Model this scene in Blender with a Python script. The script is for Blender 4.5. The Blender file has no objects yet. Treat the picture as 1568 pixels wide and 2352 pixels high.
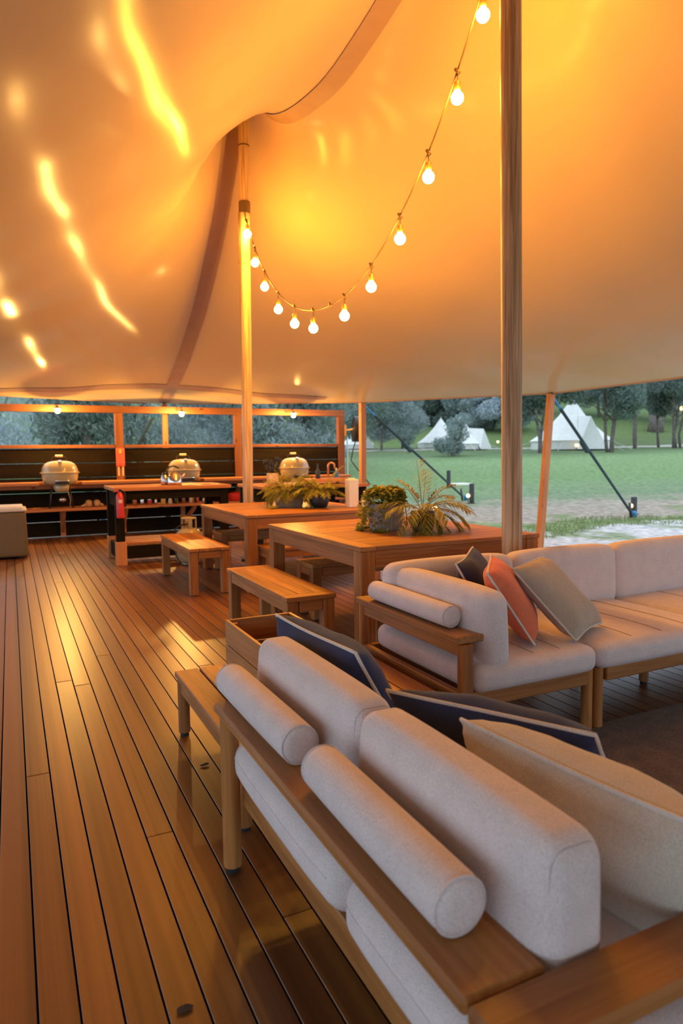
import bpy, bmesh, math, random
import numpy as np
from mathutils import Vector, Matrix
from math import sin, cos, pi, radians, sqrt, atan2

random.seed(7)
SC = bpy.context.scene
COL = SC.collection

# ------------------------------------------------------------------ camera
def cam_axes(yaw=25.8, pitch=4.78, roll=.69):
    y, p, r = map(radians, (yaw, pitch, roll))
    fwd = Vector((sin(y)*cos(p), cos(y)*cos(p), -sin(p)))
    right = Vector((cos(y), -sin(y), 0)); up = right.cross(fwd)
    return fwd, right*cos(r)-up*sin(r), up*cos(r)+right*sin(r)
FWD, RGT, UPV = cam_axes()
cam = bpy.data.cameras.new('camera'); camo = bpy.data.objects.new('camera', cam); COL.objects.link(camo)
cam.sensor_fit = 'VERTICAL'; cam.sensor_height = 36.0; cam.sensor_width = 24.0; cam.lens = 24.0
cam.clip_end = 600
M4 = Matrix.Identity(4)
for i in range(3):
    M4[i][0], M4[i][1], M4[i][2] = RGT[i], UPV[i], -FWD[i]
M4[2][3] = 1.31
camo.matrix_world = M4
cam.dof.use_dof = True; cam.dof.focus_distance = 2.9; cam.dof.aperture_fstop = 3.2
SC.camera = camo

# ------------------------------------------------------------------ world, exposure
w = bpy.data.worlds.new('dusk_sky'); SC.world = w; w.use_nodes = True
bg = w.node_tree.nodes['Background']
bg.inputs[0].default_value = (.66, .82, 1.0, 1); bg.inputs[1].default_value = 1.95
SC.view_settings.view_transform = 'Standard'; SC.view_settings.look = 'None'
SC.view_settings.exposure = 0.0; SC.view_settings.gamma = 1.0; SC.view_settings.use_curve_mapping = False
BULB_COL = (1.0, .42, .045)
BULB_W = 510.0          # emission of the festoon bulbs
KITCHEN_W = 2900.0      # emission of the three bulbs over the barbecue counter

# ------------------------------------------------------------------ materials
MATS = {}
def nmat(name):
    m = bpy.data.materials.new(name); m.use_nodes = True
    nt = m.node_tree; b = nt.nodes['Principled BSDF']
    MATS[name] = m
    return m, nt, b
def N(nt, t, **kw):
    n = nt.nodes.new(t)
    for k, v in kw.items(): setattr(n, k, v)
    return n
def plain(name, col, rough=.5, metal=0, noise=.12, scale=30, bump=0, spec=.5, coat=0, sheen=0):
    m, nt, b = nmat(name)
    tc = N(nt, 'ShaderNodeTexCoord'); no = N(nt, 'ShaderNodeTexNoise'); no.inputs['Scale'].default_value = scale; no.inputs['Detail'].default_value = 4
    nt.links.new(tc.outputs['Object'], no.inputs['Vector'])
    r = N(nt, 'ShaderNodeValToRGB')
    r.color_ramp.elements[0].position = .3; r.color_ramp.elements[1].position = .7
    r.color_ramp.elements[0].color = (*[c*(1-noise) for c in col], 1); r.color_ramp.elements[1].color = (*[min(1, c*(1+noise)) for c in col], 1)
    nt.links.new(no.outputs['Fac'], r.inputs['Fac']); nt.links.new(r.outputs['Color'], b.inputs['Base Color'])
    b.inputs['Roughness'].default_value = rough; b.inputs['Metallic'].default_value = metal
    b.inputs['Specular IOR Level'].default_value = spec; b.inputs['Coat Weight'].default_value = coat
    b.inputs['Sheen Weight'].default_value = sheen
    if bump:
        bp = N(nt, 'ShaderNodeBump'); bp.inputs['Strength'].default_value = bump; bp.inputs['Distance'].default_value = .003
        nt.links.new(no.outputs['Fac'], bp.inputs['Height']); nt.links.new(bp.outputs['Normal'], b.inputs['Normal'])
    return m
def wood(name, c0, c1, axis='X', rough=.42, fine=55., stretch=.05, bump=.15, knots=False, spec=.4, rvar=.15):
    m, nt, b = nmat(name)
    tc = N(nt, 'ShaderNodeTexCoord'); oi = N(nt, 'ShaderNodeObjectInfo')
    add = N(nt, 'ShaderNodeVectorMath', operation='ADD')
    mul = N(nt, 'ShaderNodeVectorMath', operation='SCALE'); mul.inputs['Scale'].default_value = 37.
    cmb = N(nt, 'ShaderNodeCombineXYZ')
    for i in range(3): nt.links.new(oi.outputs['Random'], cmb.inputs[i])
    nt.links.new(cmb.outputs[0], mul.inputs[0]); nt.links.new(tc.outputs['Object'], add.inputs[0]); nt.links.new(mul.outputs[0], add.inputs[1])
    mp = N(nt, 'ShaderNodeMapping')
    s = {'X': (stretch, 1, 1), 'Y': (1, stretch, 1), 'Z': (1, 1, stretch)}[axis]
    mp.inputs['Scale'].default_value = s; nt.links.new(add.outputs[0], mp.inputs['Vector'])
    no = N(nt, 'ShaderNodeTexNoise'); no.inputs['Scale'].default_value = fine; no.inputs['Detail'].default_value = 6; no.inputs['Distortion'].default_value = .6
    nt.links.new(mp.outputs[0], no.inputs['Vector'])
    no2 = N(nt, 'ShaderNodeTexNoise'); no2.inputs['Scale'].default_value = fine*.16; no2.inputs['Detail'].default_value = 2
    nt.links.new(mp.outputs[0], no2.inputs['Vector'])
    mx = N(nt, 'ShaderNodeMath', operation='ADD'); nt.links.new(no.outputs['Fac'], mx.inputs[0]); nt.links.new(no2.outputs['Fac'], mx.inputs[1])
    r = N(nt, 'ShaderNodeValToRGB'); r.color_ramp.elements[0].position = .38; r.color_ramp.elements[1].position = .62
    hf = N(nt, 'ShaderNodeMath', operation='MULTIPLY'); hf.inputs[1].default_value = .5
    nt.links.new(mx.outputs[0], hf.inputs[0]); nt.links.new(hf.outputs[0], r.inputs['Fac'])
    r.color_ramp.elements[0].color = (*c0, 1); r.color_ramp.elements[1].color = (*c1, 1)
    hsv = N(nt, 'ShaderNodeHueSaturation'); nt.links.new(r.outputs['Color'], hsv.inputs['Color'])
    mr = N(nt, 'ShaderNodeMapRange'); mr.inputs['To Min'].default_value = 1-rvar; mr.inputs['To Max'].default_value = 1+rvar
    nt.links.new(oi.outputs['Random'], mr.inputs['Value']); nt.links.new(mr.outputs[0], hsv.inputs['Value'])
    out = hsv.outputs['Color']
    if knots:
        vo = N(nt, 'ShaderNodeTexVoronoi'); vo.inputs['Scale'].default_value = 3.2
        mp2 = N(nt, 'ShaderNodeMapping'); mp2.inputs['Scale'].default_value = {'X': (.7, 2, 2), 'Y': (2, .7, 2), 'Z': (2, 2, .7)}[axis]
        nt.links.new(add.outputs[0], mp2.inputs['Vector']); nt.links.new(mp2.outputs[0], vo.inputs['Vector'])
        kr = N(nt, 'ShaderNodeValToRGB'); kr.color_ramp.elements[0].position = .06; kr.color_ramp.elements[1].position = .13
        kr.color_ramp.elements[0].color = (.18, .12, .1, 1); kr.color_ramp.elements[1].color = (1, 1, 1, 1)
        nt.links.new(vo.outputs['Distance'], kr.inputs['Fac'])
        km = N(nt, 'ShaderNodeMix', data_type='RGBA', blend_type='MULTIPLY'); km.inputs['Factor'].default_value = 1
        nt.links.new(out, km.inputs['A']); nt.links.new(kr.outputs['Color'], km.inputs['B']); out = km.outputs['Result']
    nt.links.new(out, b.inputs['Base Color'])
    rr = N(nt, 'ShaderNodeMapRange'); rr.inputs['To Min'].default_value = rough-.06; rr.inputs['To Max'].default_value = rough+.08
    nt.links.new(no2.outputs['Fac'], rr.inputs['Value']); nt.links.new(rr.outputs[0], b.inputs['Roughness'])
    b.inputs['Specular IOR Level'].default_value = spec
    bp = N(nt, 'ShaderNodeBump'); bp.inputs['Strength'].default_value = bump; bp.inputs['Distance'].default_value = .002
    nt.links.new(no.outputs['Fac'], bp.inputs['Height']); nt.links.new(bp.outputs['Normal'], b.inputs['Normal'])
    return m
def fabric(name, col, scale=380., noise=.20, bump=.25, sheen=.15, blotch=.06):
    m, nt, b = nmat(name)
    tc = N(nt, 'ShaderNodeTexCoord')
    a = N(nt, 'ShaderNodeTexNoise'); a.inputs['Scale'].default_value = scale; a.inputs['Detail'].default_value = 3
    c = N(nt, 'ShaderNodeTexNoise'); c.inputs['Scale'].default_value = 14; c.inputs['Detail'].default_value = 3
    nt.links.new(tc.outputs['Object'], a.inputs['Vector']); nt.links.new(tc.outputs['Object'], c.inputs['Vector'])
    r = N(nt, 'ShaderNodeValToRGB'); r.color_ramp.elements[0].position = .3; r.color_ramp.elements[1].position = .7
    r.color_ramp.elements[0].color = (*[x*(1-noise) for x in col], 1); r.color_ramp.elements[1].color = (*[min(1, x*(1+noise)) for x in col], 1)
    nt.links.new(a.outputs['Fac'], r.inputs['Fac'])
    hsv = N(nt, 'ShaderNodeHueSaturation'); mr = N(nt, 'ShaderNodeMapRange'); mr.inputs['To Min'].default_value = 1-blotch*2; mr.inputs['To Max'].default_value = 1+blotch*2
    nt.links.new(c.outputs['Fac'], mr.inputs['Value']); nt.links.new(mr.outputs[0], hsv.inputs['Value']); nt.links.new(r.outputs['Color'], hsv.inputs['Color'])
    nt.links.new(hsv.outputs['Color'], b.inputs['Base Color'])
    b.inputs['Roughness'].default_value = .9; b.inputs['Specular IOR Level'].default_value = .15; b.inputs['Sheen Weight'].default_value = sheen
    bp = N(nt, 'ShaderNodeBump'); bp.inputs['Strength'].default_value = bump; bp.inputs['Distance'].default_value = .0015
    nt.links.new(a.outputs['Fac'], bp.inputs['Height']); nt.links.new(bp.outputs['Normal'], b.inputs['Normal'])
    return m
def glow(name, col, strength):
    m, nt, b = nmat(name)
    b.inputs['Base Color'].default_value = (.9, .85, .7, 1)
    b.inputs['Emission Color'].default_value = (*col, 1); b.inputs['Emission Strength'].default_value = strength
    return m
def leafmat(name, c0, c1, trans=.3, rough=.55):
    m, nt, b = nmat(name)
    g = N(nt, 'ShaderNodeNewGeometry'); r = N(nt, 'ShaderNodeValToRGB')
    r.color_ramp.elements[0].color = (*c0, 1); r.color_ramp.elements[1].color = (*c1, 1)
    nt.links.new(g.outputs['Random Per Island'], r.inputs['Fac']); nt.links.new(r.outputs['Color'], b.inputs['Base Color'])
    b.inputs['Roughness'].default_value = rough; b.inputs['Specular IOR Level'].default_value = .3
    tr = N(nt, 'ShaderNodeBsdfTranslucent'); nt.links.new(r.outputs['Color'], tr.inputs['Color'])
    ms = N(nt, 'ShaderNodeMixShader'); ms.inputs[0].default_value = trans
    o = nt.nodes['Material Output']
    nt.links.new(b.outputs[0], ms.inputs[1]); nt.links.new(tr.outputs[0], ms.inputs[2]); nt.links.new(ms.outputs[0], o.inputs['Surface'])
    return m

TK0, TK1 = (.27, .098, .022), (.48, .205, .055)
for ax in 'XYZ':
    wood('teak'+ax, TK0, TK1, ax, rough=.42)
    wood('pine'+ax, (.42, .15, .045), (.60, .26, .09), ax, rough=.55, fine=40, knots=True, rvar=.12)
    wood('frame_pine'+ax, (.16, .048, .011), (.25, .088, .023), ax, rough=.55, fine=40, knots=True, rvar=.10)
    wood('black_stain'+ax, (.009, .006, .003), (.019, .012, .005), ax, rough=.75, fine=40, spec=.08)
wood('deck', (.11, .036, .0075), (.25, .092, .021), 'Y', rough=.33, fine=42, stretch=.03, bump=.15, spec=.6, rvar=.13)
_b = MATS['deck'].node_tree.nodes['Principled BSDF']; _b.inputs['Coat Weight'].default_value = .35; _b.inputs['Coat Roughness'].default_value = .46
wood('pole_wood', (.27, .165, .07), (.74, .54, .32), 'Z', rough=.5, fine=60, stretch=.03, bump=.3, rvar=.05)
fabric('seam_thread_shadow', (.36, .31, .30)); fabric('grey_fabric', (.70, .61, .59)); fabric('navy_fabric', (.035, .045, .10), noise=.2); fabric('coral_fabric', (.70, .17, .08))  # seam thread darkened to carry the shadow of the cushion grooves
fabric('beige_fabric', (.46, .37, .28)); fabric('cream_fabric', (.60, .53, .44)); fabric('piping_fabric', (.66, .60, .54)); fabric('rug_fabric', (.10, .062, .038), scale=120, noise=.4, bump=.8, blotch=.3)
plain('black_rubber', (.012, .012, .012), .7); plain('black_plastic', (.02, .02, .022), .4); plain('dark_metal', (.05, .045, .04), .35, .6)
plain('chrome', (.75, .73, .70), .15, 1, noise=.03); plain('steel', (.6, .58, .55), .28, 1, noise=.05)
plain('cream_enamel', (.46, .36, .19), .18, noise=.03, coat=.6); plain('red_paint', (.62, .035, .02), .3, noise=.06); plain('red_cloth', (.72, .10, .05), .6)
plain('tan_cooler', (.13, .09, .035), .5, noise=.06); plain('white_plastic', (.78, .76, .70), .4, noise=.04); plain('grey_plastic', (.55, .54, .52), .35, noise=.04)
plain('tan_leather', (.50, .30, .12), .7); plain('paper', (.85, .80, .70), .8, noise=.03); plain('blue_plastic', (.03, .18, .42), .35); plain('copper', (.75, .42, .22), .28, .9)
plain('cord_black', (.015, .014, .013), .5); plain('rope_teal', (.02, .05, .06), .8); plain('strap_blue', (.02, .22, .48), .6)
plain('clay_grey', (.36, .31, .29), .85, bump=.3, scale=60); plain('dark_pot', (.025, .028, .032), .45); plain('soil', (.05, .032, .02), .95)
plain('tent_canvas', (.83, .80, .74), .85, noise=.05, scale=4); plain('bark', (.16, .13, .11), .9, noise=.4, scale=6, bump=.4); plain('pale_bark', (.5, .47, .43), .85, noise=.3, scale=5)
plain('cable_brown', (.10, .055, .02), .5); plain('socket_brass', (.35, .2, .07), .4, .5)
plain('jar_amber', (.30, .10, .02), .15); plain('jar_yellow', (.65, .42, .06), .3); plain('jar_green', (.22, .30, .06), .3); plain('jar_pale', (.70, .55, .32), .3); plain('jar_red', (.42, .06, .03), .3)
plain('dirt_base', (.05, .035, .025), .95)
glow('festoon_glow', BULB_COL, BULB_W); glow('kitchen_glow', (1.0, .52, .12), KITCHEN_W); glow('garden_glow', (1.0, .62, .22), 5.); MATS['garden_glow'].cycles.emission_sampling = 'NONE'
leafmat('gum_leaf', (.24, .30, .27), (.44, .50, .48), .45); leafmat('gum_leaf_dark', (.13, .18, .14), (.28, .34, .29), .45); leafmat('gum_leaf_pale', (.42, .48, .50), (.66, .72, .75), .45)  # gum leaf colours lifted above real foliage to stand in for dusk haze
leafmat('ivy_leaf', (.20, .21, .03), (.46, .44, .08)); leafmat('palm_leaf', (.24, .22, .045), (.46, .42, .11)); leafmat('fern_leaf', (.24, .25, .04), (.48, .45, .10)); leafmat('grass_blade', (.16, .22, .08), (.28, .34, .15))

# canopy: pale stretch fabric with a satin underside
def canopy_material():
    m, nt, b = nmat('canopy_fabric')
    tc = N(nt, 'ShaderNodeTexCoord')
    n1 = N(nt, 'ShaderNodeTexNoise'); n1.inputs['Scale'].default_value = 1.1; n1.inputs['Detail'].default_value = 5
    mp = N(nt, 'ShaderNodeMapping'); mp.inputs['Scale'].default_value = (1, .35, 1); nt.links.new(tc.outputs['Object'], mp.inputs[0]); nt.links.new(mp.outputs[0], n1.inputs['Vector'])
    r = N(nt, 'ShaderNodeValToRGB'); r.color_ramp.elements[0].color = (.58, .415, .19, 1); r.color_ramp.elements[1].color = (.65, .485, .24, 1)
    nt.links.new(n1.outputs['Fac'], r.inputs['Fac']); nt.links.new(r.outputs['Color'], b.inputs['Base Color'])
    b.inputs['Roughness'].default_value = .20; b.inputs['Specular IOR Level'].default_value = .065
    bp = N(nt, 'ShaderNodeBump'); bp.inputs['Strength'].default_value = .12; bp.inputs['Distance'].default_value = .02
    nt.links.new(n1.outputs['Fac'], bp.inputs['Height']); nt.links.new(bp.outputs['Normal'], b.inputs['Normal'])
    tr = N(nt, 'ShaderNodeBsdfTranslucent'); tr.inputs['Color'].default_value = (.5, .45, .36, 1)
    ms = N(nt, 'ShaderNodeMixShader'); ms.inputs[0].default_value = .03
    o = nt.nodes['Material Output']
    nt.links.new(b.outputs[0], ms.inputs[1]); nt.links.new(tr.outputs[0], ms.inputs[2]); nt.links.new(ms.outputs[0], o.inputs['Surface'])
canopy_material()
plain('seam_shadow_fabric', (.40, .27, .20), .5, noise=.05, scale=5)

# ------------------------------------------------------------------ mesh helpers
class MB:
    def __init__(s): s.v = []; s.f = []
    def add(s, vs, fs):
        o = len(s.v); s.v += [Vector(p) for p in vs]; s.f += [tuple(i+o for i in f) for f in fs]; return s
    def box(s, x0, x1, y0, y1, z0, z1, ch=.003):
        """box with chamfered edges"""
        c = min(ch, (x1-x0)*.45, (y1-y0)*.45, (z1-z0)*.45)
        if c <= 0:
            vs = [(x, y, z) for z in (z0, z1) for y in (y0, y1) for x in (x0, x1)]
            return s.add(vs, [(0, 2, 3, 1), (4, 5, 7, 6), (0, 1, 5, 4), (2, 6, 7, 3), (0, 4, 6, 2), (1, 3, 7, 5)])
        bm = bmesh.new(); bmesh.ops.create_cube(bm, size=1.)
        for v in bm.verts:
            v.co = Vector(((x0+x1)/2+v.co.x*(x1-x0), (y0+y1)/2+v.co.y*(y1-y0), (z0+z1)/2+v.co.z*(z1-z0)))
        bmesh.ops.bevel(bm, geom=bm.edges[:], offset=c, segments=1, affect='EDGES')
        bm.verts.index_update()
        s.add([v.co.copy() for v in bm.verts], [[v.index for v in f.verts] for f in bm.faces]); bm.free(); return s
    def bar(s, p0, p1, w, h=None, up=(0, 0, 1)):
        """square bar between two points"""
        p0, p1 = Vector(p0), Vector(p1); h = h or w; d = (p1-p0).normalized(); u = Vector(up)
        if abs(d.dot(u)) > .98: u = Vector((1, 0, 0))
        a = d.cross(u).normalized()*w/2; b = d.cross(a).normalized()*h/2
        vs = [p+i*a+j*b for p in (p0, p1) for i, j in ((-1, -1), (1, -1), (1, 1), (-1, 1))]
        return s.add(vs, [(0, 1, 2, 3), (7, 6, 5, 4), (0, 4, 5, 1), (1, 5, 6, 2), (2, 6, 7, 3), (3, 7, 4, 0)])
    def tube(s, pts, r, n=10, cap=True, closed=False):
        pts = [Vector(p) for p in pts]; k = len(pts)
        rs = r if isinstance(r, (list, tuple)) else [r]*k
        o = len(s.v); prev = None
        for i, p in enumerate(pts):
            t = (pts[(i+1) % k]-pts[i-1]) if closed else (pts[min(i+1, k-1)]-pts[max(i-1, 0)])
            t.normalize()
            if prev is None:
                ref = Vector((0, 0, 1)) if abs(t.z) < .9 else Vector((1, 0, 0)); a = t.cross(ref).normalized()
            else:
                a = (prev-t*prev.dot(t)).normalized()
            prev = a; b = t.cross(a)
            s.v += [p+(a*cos(2*pi*j/n)+b*sin(2*pi*j/n))*rs[i] for j in range(n)]
        for i in range(k if closed else k-1):
            for j in range(n):
                i2 = (i+1) % k; j2 = (j+1) % n
                s.f.append((o+i*n+j, o+i2*n+j, o+i2*n+j2, o+i*n+j2))
        if cap and not closed:
            s.f.append(tuple(o+j for j in range(n))); s.f.append(tuple(o+(k-1)*n+j for j in reversed(range(n))))
        return s
    def lathe(s, prof, c=(0, 0, 0), n=24, sx=1., sy=1.):
        o = len(s.v); c = Vector(c); k = len(prof)
        for r, z in prof: s.v += [c+Vector((r*sx*cos(2*pi*j/n), r*sy*sin(2*pi*j/n), z)) for j in range(n)]
        for i in range(k-1):
            for j in range(n):
                j2 = (j+1) % n; s.f.append((o+i*n+j, o+i*n+j2, o+(i+1)*n+j2, o+(i+1)*n+j))
        s.f.append(tuple(o+j for j in reversed(range(n)))); s.f.append(tuple(o+(k-1)*n+j for j in range(n)))
        return s
    def rbox(s, x0, x1, y0, y1, z0, z1, r=.03, seg=5, puff=.0, taper=None):
        """upholstery block: rounded box, faces puffed out a little"""
        sx, sy, sz = x1-x0, y1-y0, z1-z0; bm = bmesh.new(); bmesh.ops.create_cube(bm, size=1.)
        for v in bm.verts: v.co = Vector((v.co.x*sx, v.co.y*sy, v.co.z*sz))
        bmesh.ops.bevel(bm, geom=bm.edges[:], offset=min(r, sx*.49, sy*.49, sz*.49), segments=seg, affect='EDGES', profile=.5)
        # grid-subdivide the big faces so that they can puff
        for ax, L in ((0, sx), (1, sy), (2, sz)):
            k = max(2, int(L/.07))
            for i in range(1, k):
                co = Vector(); co[ax] = -L/2+r+(L-2*r)*i/k
                if L-2*r <= 0.01: continue
                no = Vector(); no[ax] = 1
                bmesh.ops.bisect_plane(bm, geom=bm.verts[:]+bm.edges[:]+bm.faces[:], plane_co=co, plane_no=no)
        for v in bm.verts:
            u = [2*v.co.x/sx, 2*v.co.y/sy, 2*v.co.z/sz]
            for ax in range(3):
                f = 1
                for k2 in range(3):
                    if k2 != ax: f *= max(0, 1-u[k2]**4)
                v.co[ax] += puff*f*(1 if u[ax] > 0 else -1)*abs(u[ax])
            if taper: v.co = taper(v.co, u)
            v.co += Vector(((x0+x1)/2, (y0+y1)/2, (z0+z1)/2))
        bm.verts.index_update()
        s.add([v.co.copy() for v in bm.verts], [[v.index for v in f.verts] for f in bm.faces]); bm.free(); return s
    def build(s, name, mat, parent=None, smooth=False, angle=None):
        me = bpy.data.meshes.new(name)
        off = Vector(parent.location) if parent is not None and parent.get('_loc') is None else Vector((0, 0, 0))
        if parent is not None:
            p = parent; off = Vector((0, 0, 0))
            while p is not None: off += Vector(p.location); p = p.parent
        me.from_pydata([tuple(v-off) for v in s.v], [], s.f)
        me.materials.append(MATS[mat] if isinstance(mat, str) else mat)
        bm = bmesh.new(); bm.from_mesh(me); bmesh.ops.recalc_face_normals(bm, faces=bm.faces); bm.to_mesh(me); bm.free()
        if smooth:
            for p in me.polygons: p.use_smooth = True
            if angle: me.set_sharp_from_angle(angle=radians(angle))
        o = bpy.data.objects.new(name, me); COL.objects.link(o)
        if parent is not None: o.parent = parent
        return o
def tag(o, label=None, cat=None, group=None, kind=None):
    if label: o['label'] = label
    if cat: o['category'] = cat
    if group: o['group'] = group
    if kind: o['kind'] = kind
    return o
def thing(name, loc, label, cat, group=None):
    o = bpy.data.objects.new(name, None); o.empty_display_size = .1; COL.objects.link(o); o.location = loc
    return tag(o, label, cat, group)
def struct(name, loc=(0, 0, 0)):
    o = bpy.data.objects.new(name, None); COL.objects.link(o); o.location = loc; o['kind'] = 'structure'; return o
def copy_tree(o, parent=None):
    c = o.copy(); COL.objects.link(c); c.parent = parent
    for ch in list(o.children): copy_tree(ch, c)
    return c
def at(x, y, z):
    """point of the photograph's pixel on the level z, for laying out"""
    d = FWD*1568+RGT*(x-784)-UPV*(y-1176); return Vector((0, 0, 1.31))+d*((z-1.31)/d.z)

# ------------------------------------------------------------------ ground outside
VX, VY = sin(radians(25.8)), cos(radians(25.8))
def gz(x, y):
    s = x*VX+y*VY; l = x*VY-y*VX
    z = -.35
    if s > 12: z += .04*(min(s, 72)-12)
    if s > 72: z += .19*(s-72)
    z += .10*sin(s*.13+l*.07)*min(1, max(0, (s-22)/20))
    return z
def ground():
    xs = [-120+i*6 for i in range(17)]+[-18+i*1.5 for i in range(40)]+[42+i*6 for i in range(30)]
    ys = [-60+i*6 for i in range(11)]+[i*1.5 for i in range(1, 48)]+[72+i*6 for i in range(26)]
    mb = MB(); nx = len(xs)
    mb.v = [Vector((x, y, gz(x, y))) for y in ys for x in xs]
    mb.f = [(j*nx+i, j*nx+i+1, (j+1)*nx+i+1, (j+1)*nx+i) for j in range(len(ys)-1) for i in range(nx-1)]
    m, nt, b = nmat('lawn')
    ge = N(nt, 'ShaderNodeNewGeometry'); sep = N(nt, 'ShaderNodeSeparateXYZ'); nt.links.new(ge.outputs['Position'], sep.inputs[0])
    def mth(op, a, c=None):
        n = N(nt, 'ShaderNodeMath', operation=op)
        for i, q in enumerate((a, c)):
            if q is None: continue
            if isinstance(q, (int, float)): n.inputs[i].default_value = q
            else: nt.links.new(q, n.inputs[i])
        return n.outputs[0]
    s = mth('ADD', mth('MULTIPLY', sep.outputs[0], VX), mth('MULTIPLY', sep.outputs[1], VY))
    l = mth('SUBTRACT', mth('MULTIPLY', sep.outputs[0], VY), mth('MULTIPLY', sep.outputs[1], VX))
    n1 = N(nt, 'ShaderNodeTexNoise'); n1.inputs['Scale'].default_value = .55; n1.inputs['Detail'].default_value = 6; nt.links.new(ge.outputs['Position'], n1.inputs['Vector'])
    n2 = N(nt, 'ShaderNodeTexNoise'); n2.inputs['Scale'].default_value = 6; n2.inputs['Detail'].default_value = 5; nt.links.new(ge.outputs['Position'], n2.inputs['Vector'])
    ss = mth('ADD', s, mth('MULTIPLY', mth('SUBTRACT', n1.outputs['Fac'], .5), 7.))
    ss = mth('SUBTRACT', ss, mth('MULTIPLY', mth('MAXIMUM', mth('SUBTRACT', l, 3.), 0), .28))
    ss = mth('DIVIDE', ss, 90)
    r = N(nt, 'ShaderNodeValToRGB'); nt.links.new(ss, r.inputs['Fac'])
    els = [(0, (.50, .46, .43)), (13.0, (.53, .49, .46)), (13.6, (.17, .22, .08)), (14.6, (.20, .24, .10)), (15.4, (.36, .28, .22)), (17.6, (.34, .28, .21)), (19.5, (.19, .24, .13)),
           (23, (.20, .27, .13)), (26, (.19, .27, .11)), (40, (.23, .32, .14)), (50, (.13, .18, .08)), (57.5, (.14, .17, .08)), (58.5, (.48, .43, .37)), (61.5, (.46, .42, .36)), (62.5, (.12, .15, .07)), (72, (.15, .20, .07)), (90, (.13, .19, .07))]
    cr = r.color_ramp
    while len(cr.elements) < len(els): cr.elements.new(.5)
    for e, (p, c) in zip(cr.elements, els): e.position = p/90; e.color = (*c, 1)
    hsv = N(nt, 'ShaderNodeHueSaturation'); mr = N(nt, 'ShaderNodeMapRange'); mr.inputs['From Min'].default_value = .3; mr.inputs['From Max'].default_value = .7; mr.inputs['To Min'].default_value = .65; mr.inputs['To Max'].default_value = 1.35
    nt.links.new(n2.outputs['Fac'], mr.inputs['Value']); nt.links.new(mr.outputs[0], hsv.inputs['Value']); nt.links.new(r.outputs['Color'], hsv.inputs['Color'])
    nt.links.new(hsv.outputs['Color'], b.inputs['Base Color']); b.inputs['Roughness'].default_value = .95; b.inputs['Specular IOR Level'].default_value = .1
    bp = N(nt, 'ShaderNodeBump'); bp.inputs['Strength'].default_value = .6; bp.inputs['Distance'].default_value = .05
    nt.links.new(n2.outputs['Fac'], bp.inputs['Height']); nt.links.new(bp.outputs['Normal'], b.inputs['Normal'])
    o = mb.build('ground', m, smooth=True); o['kind'] = 'structure'
ground()

# ------------------------------------------------------------------ deck of single planks
PITCH = .0914
def deck():
    mb = MB(); mb.box(-4.0, 5.5, -3.0, 12.45, -.32, -.06, 0); mb.box(5.5, 6.6, 9.5, 12.45, -.32, -.06, 0)
    fl = mb.build('floor', 'dirt_base'); fl['kind'] = 'structure'
    pm = MB(); pm.box(-.0430, .0430, 0, 1, -.028, 0, .0010)
    first = None; rnd = random.Random(3)
    k0 = -12
    for k in range(k0, 73):
        x = .0445+PITCH*k
        if x > 6.55: break
        ys = [-1.0 if x < 5.45 else 9.5, 12.42]
        cuts = []
        if x < 5.45:
            c = rnd.uniform(.2, 11.5); cuts = [c] if rnd.random() < .8 else [c*.5, min(11.4, c*.5+5.4)]
            if k == 0: cuts = [3.02, 8.4]
            if k == 5: cuts = [4.7, 9.7]
            if k == 2: cuts = [4.25]
        seq = [ys[0]]+cuts+[ys[1]]
        for a, b2 in zip(seq[:-1], seq[1:]):
            if first is None:
                first = pm.build('plank', 'deck', fl); o = first
            else:
                o = first.copy(); COL.objects.link(o); o.parent = fl
            o.location = (x, a+.0015, 0); o.scale = (1, b2-a-.003, 1)
    return fl
FLOOR = deck()
rug = MB(); rug.rbox(1.75, 5.2, .1, 2.33, .001, .014, r=.006, seg=2)
tag(rug.build('rug', 'rug_fabric', smooth=True), 'dark brown flat rug on the decking in front of the corner sofa', 'rug')

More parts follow.
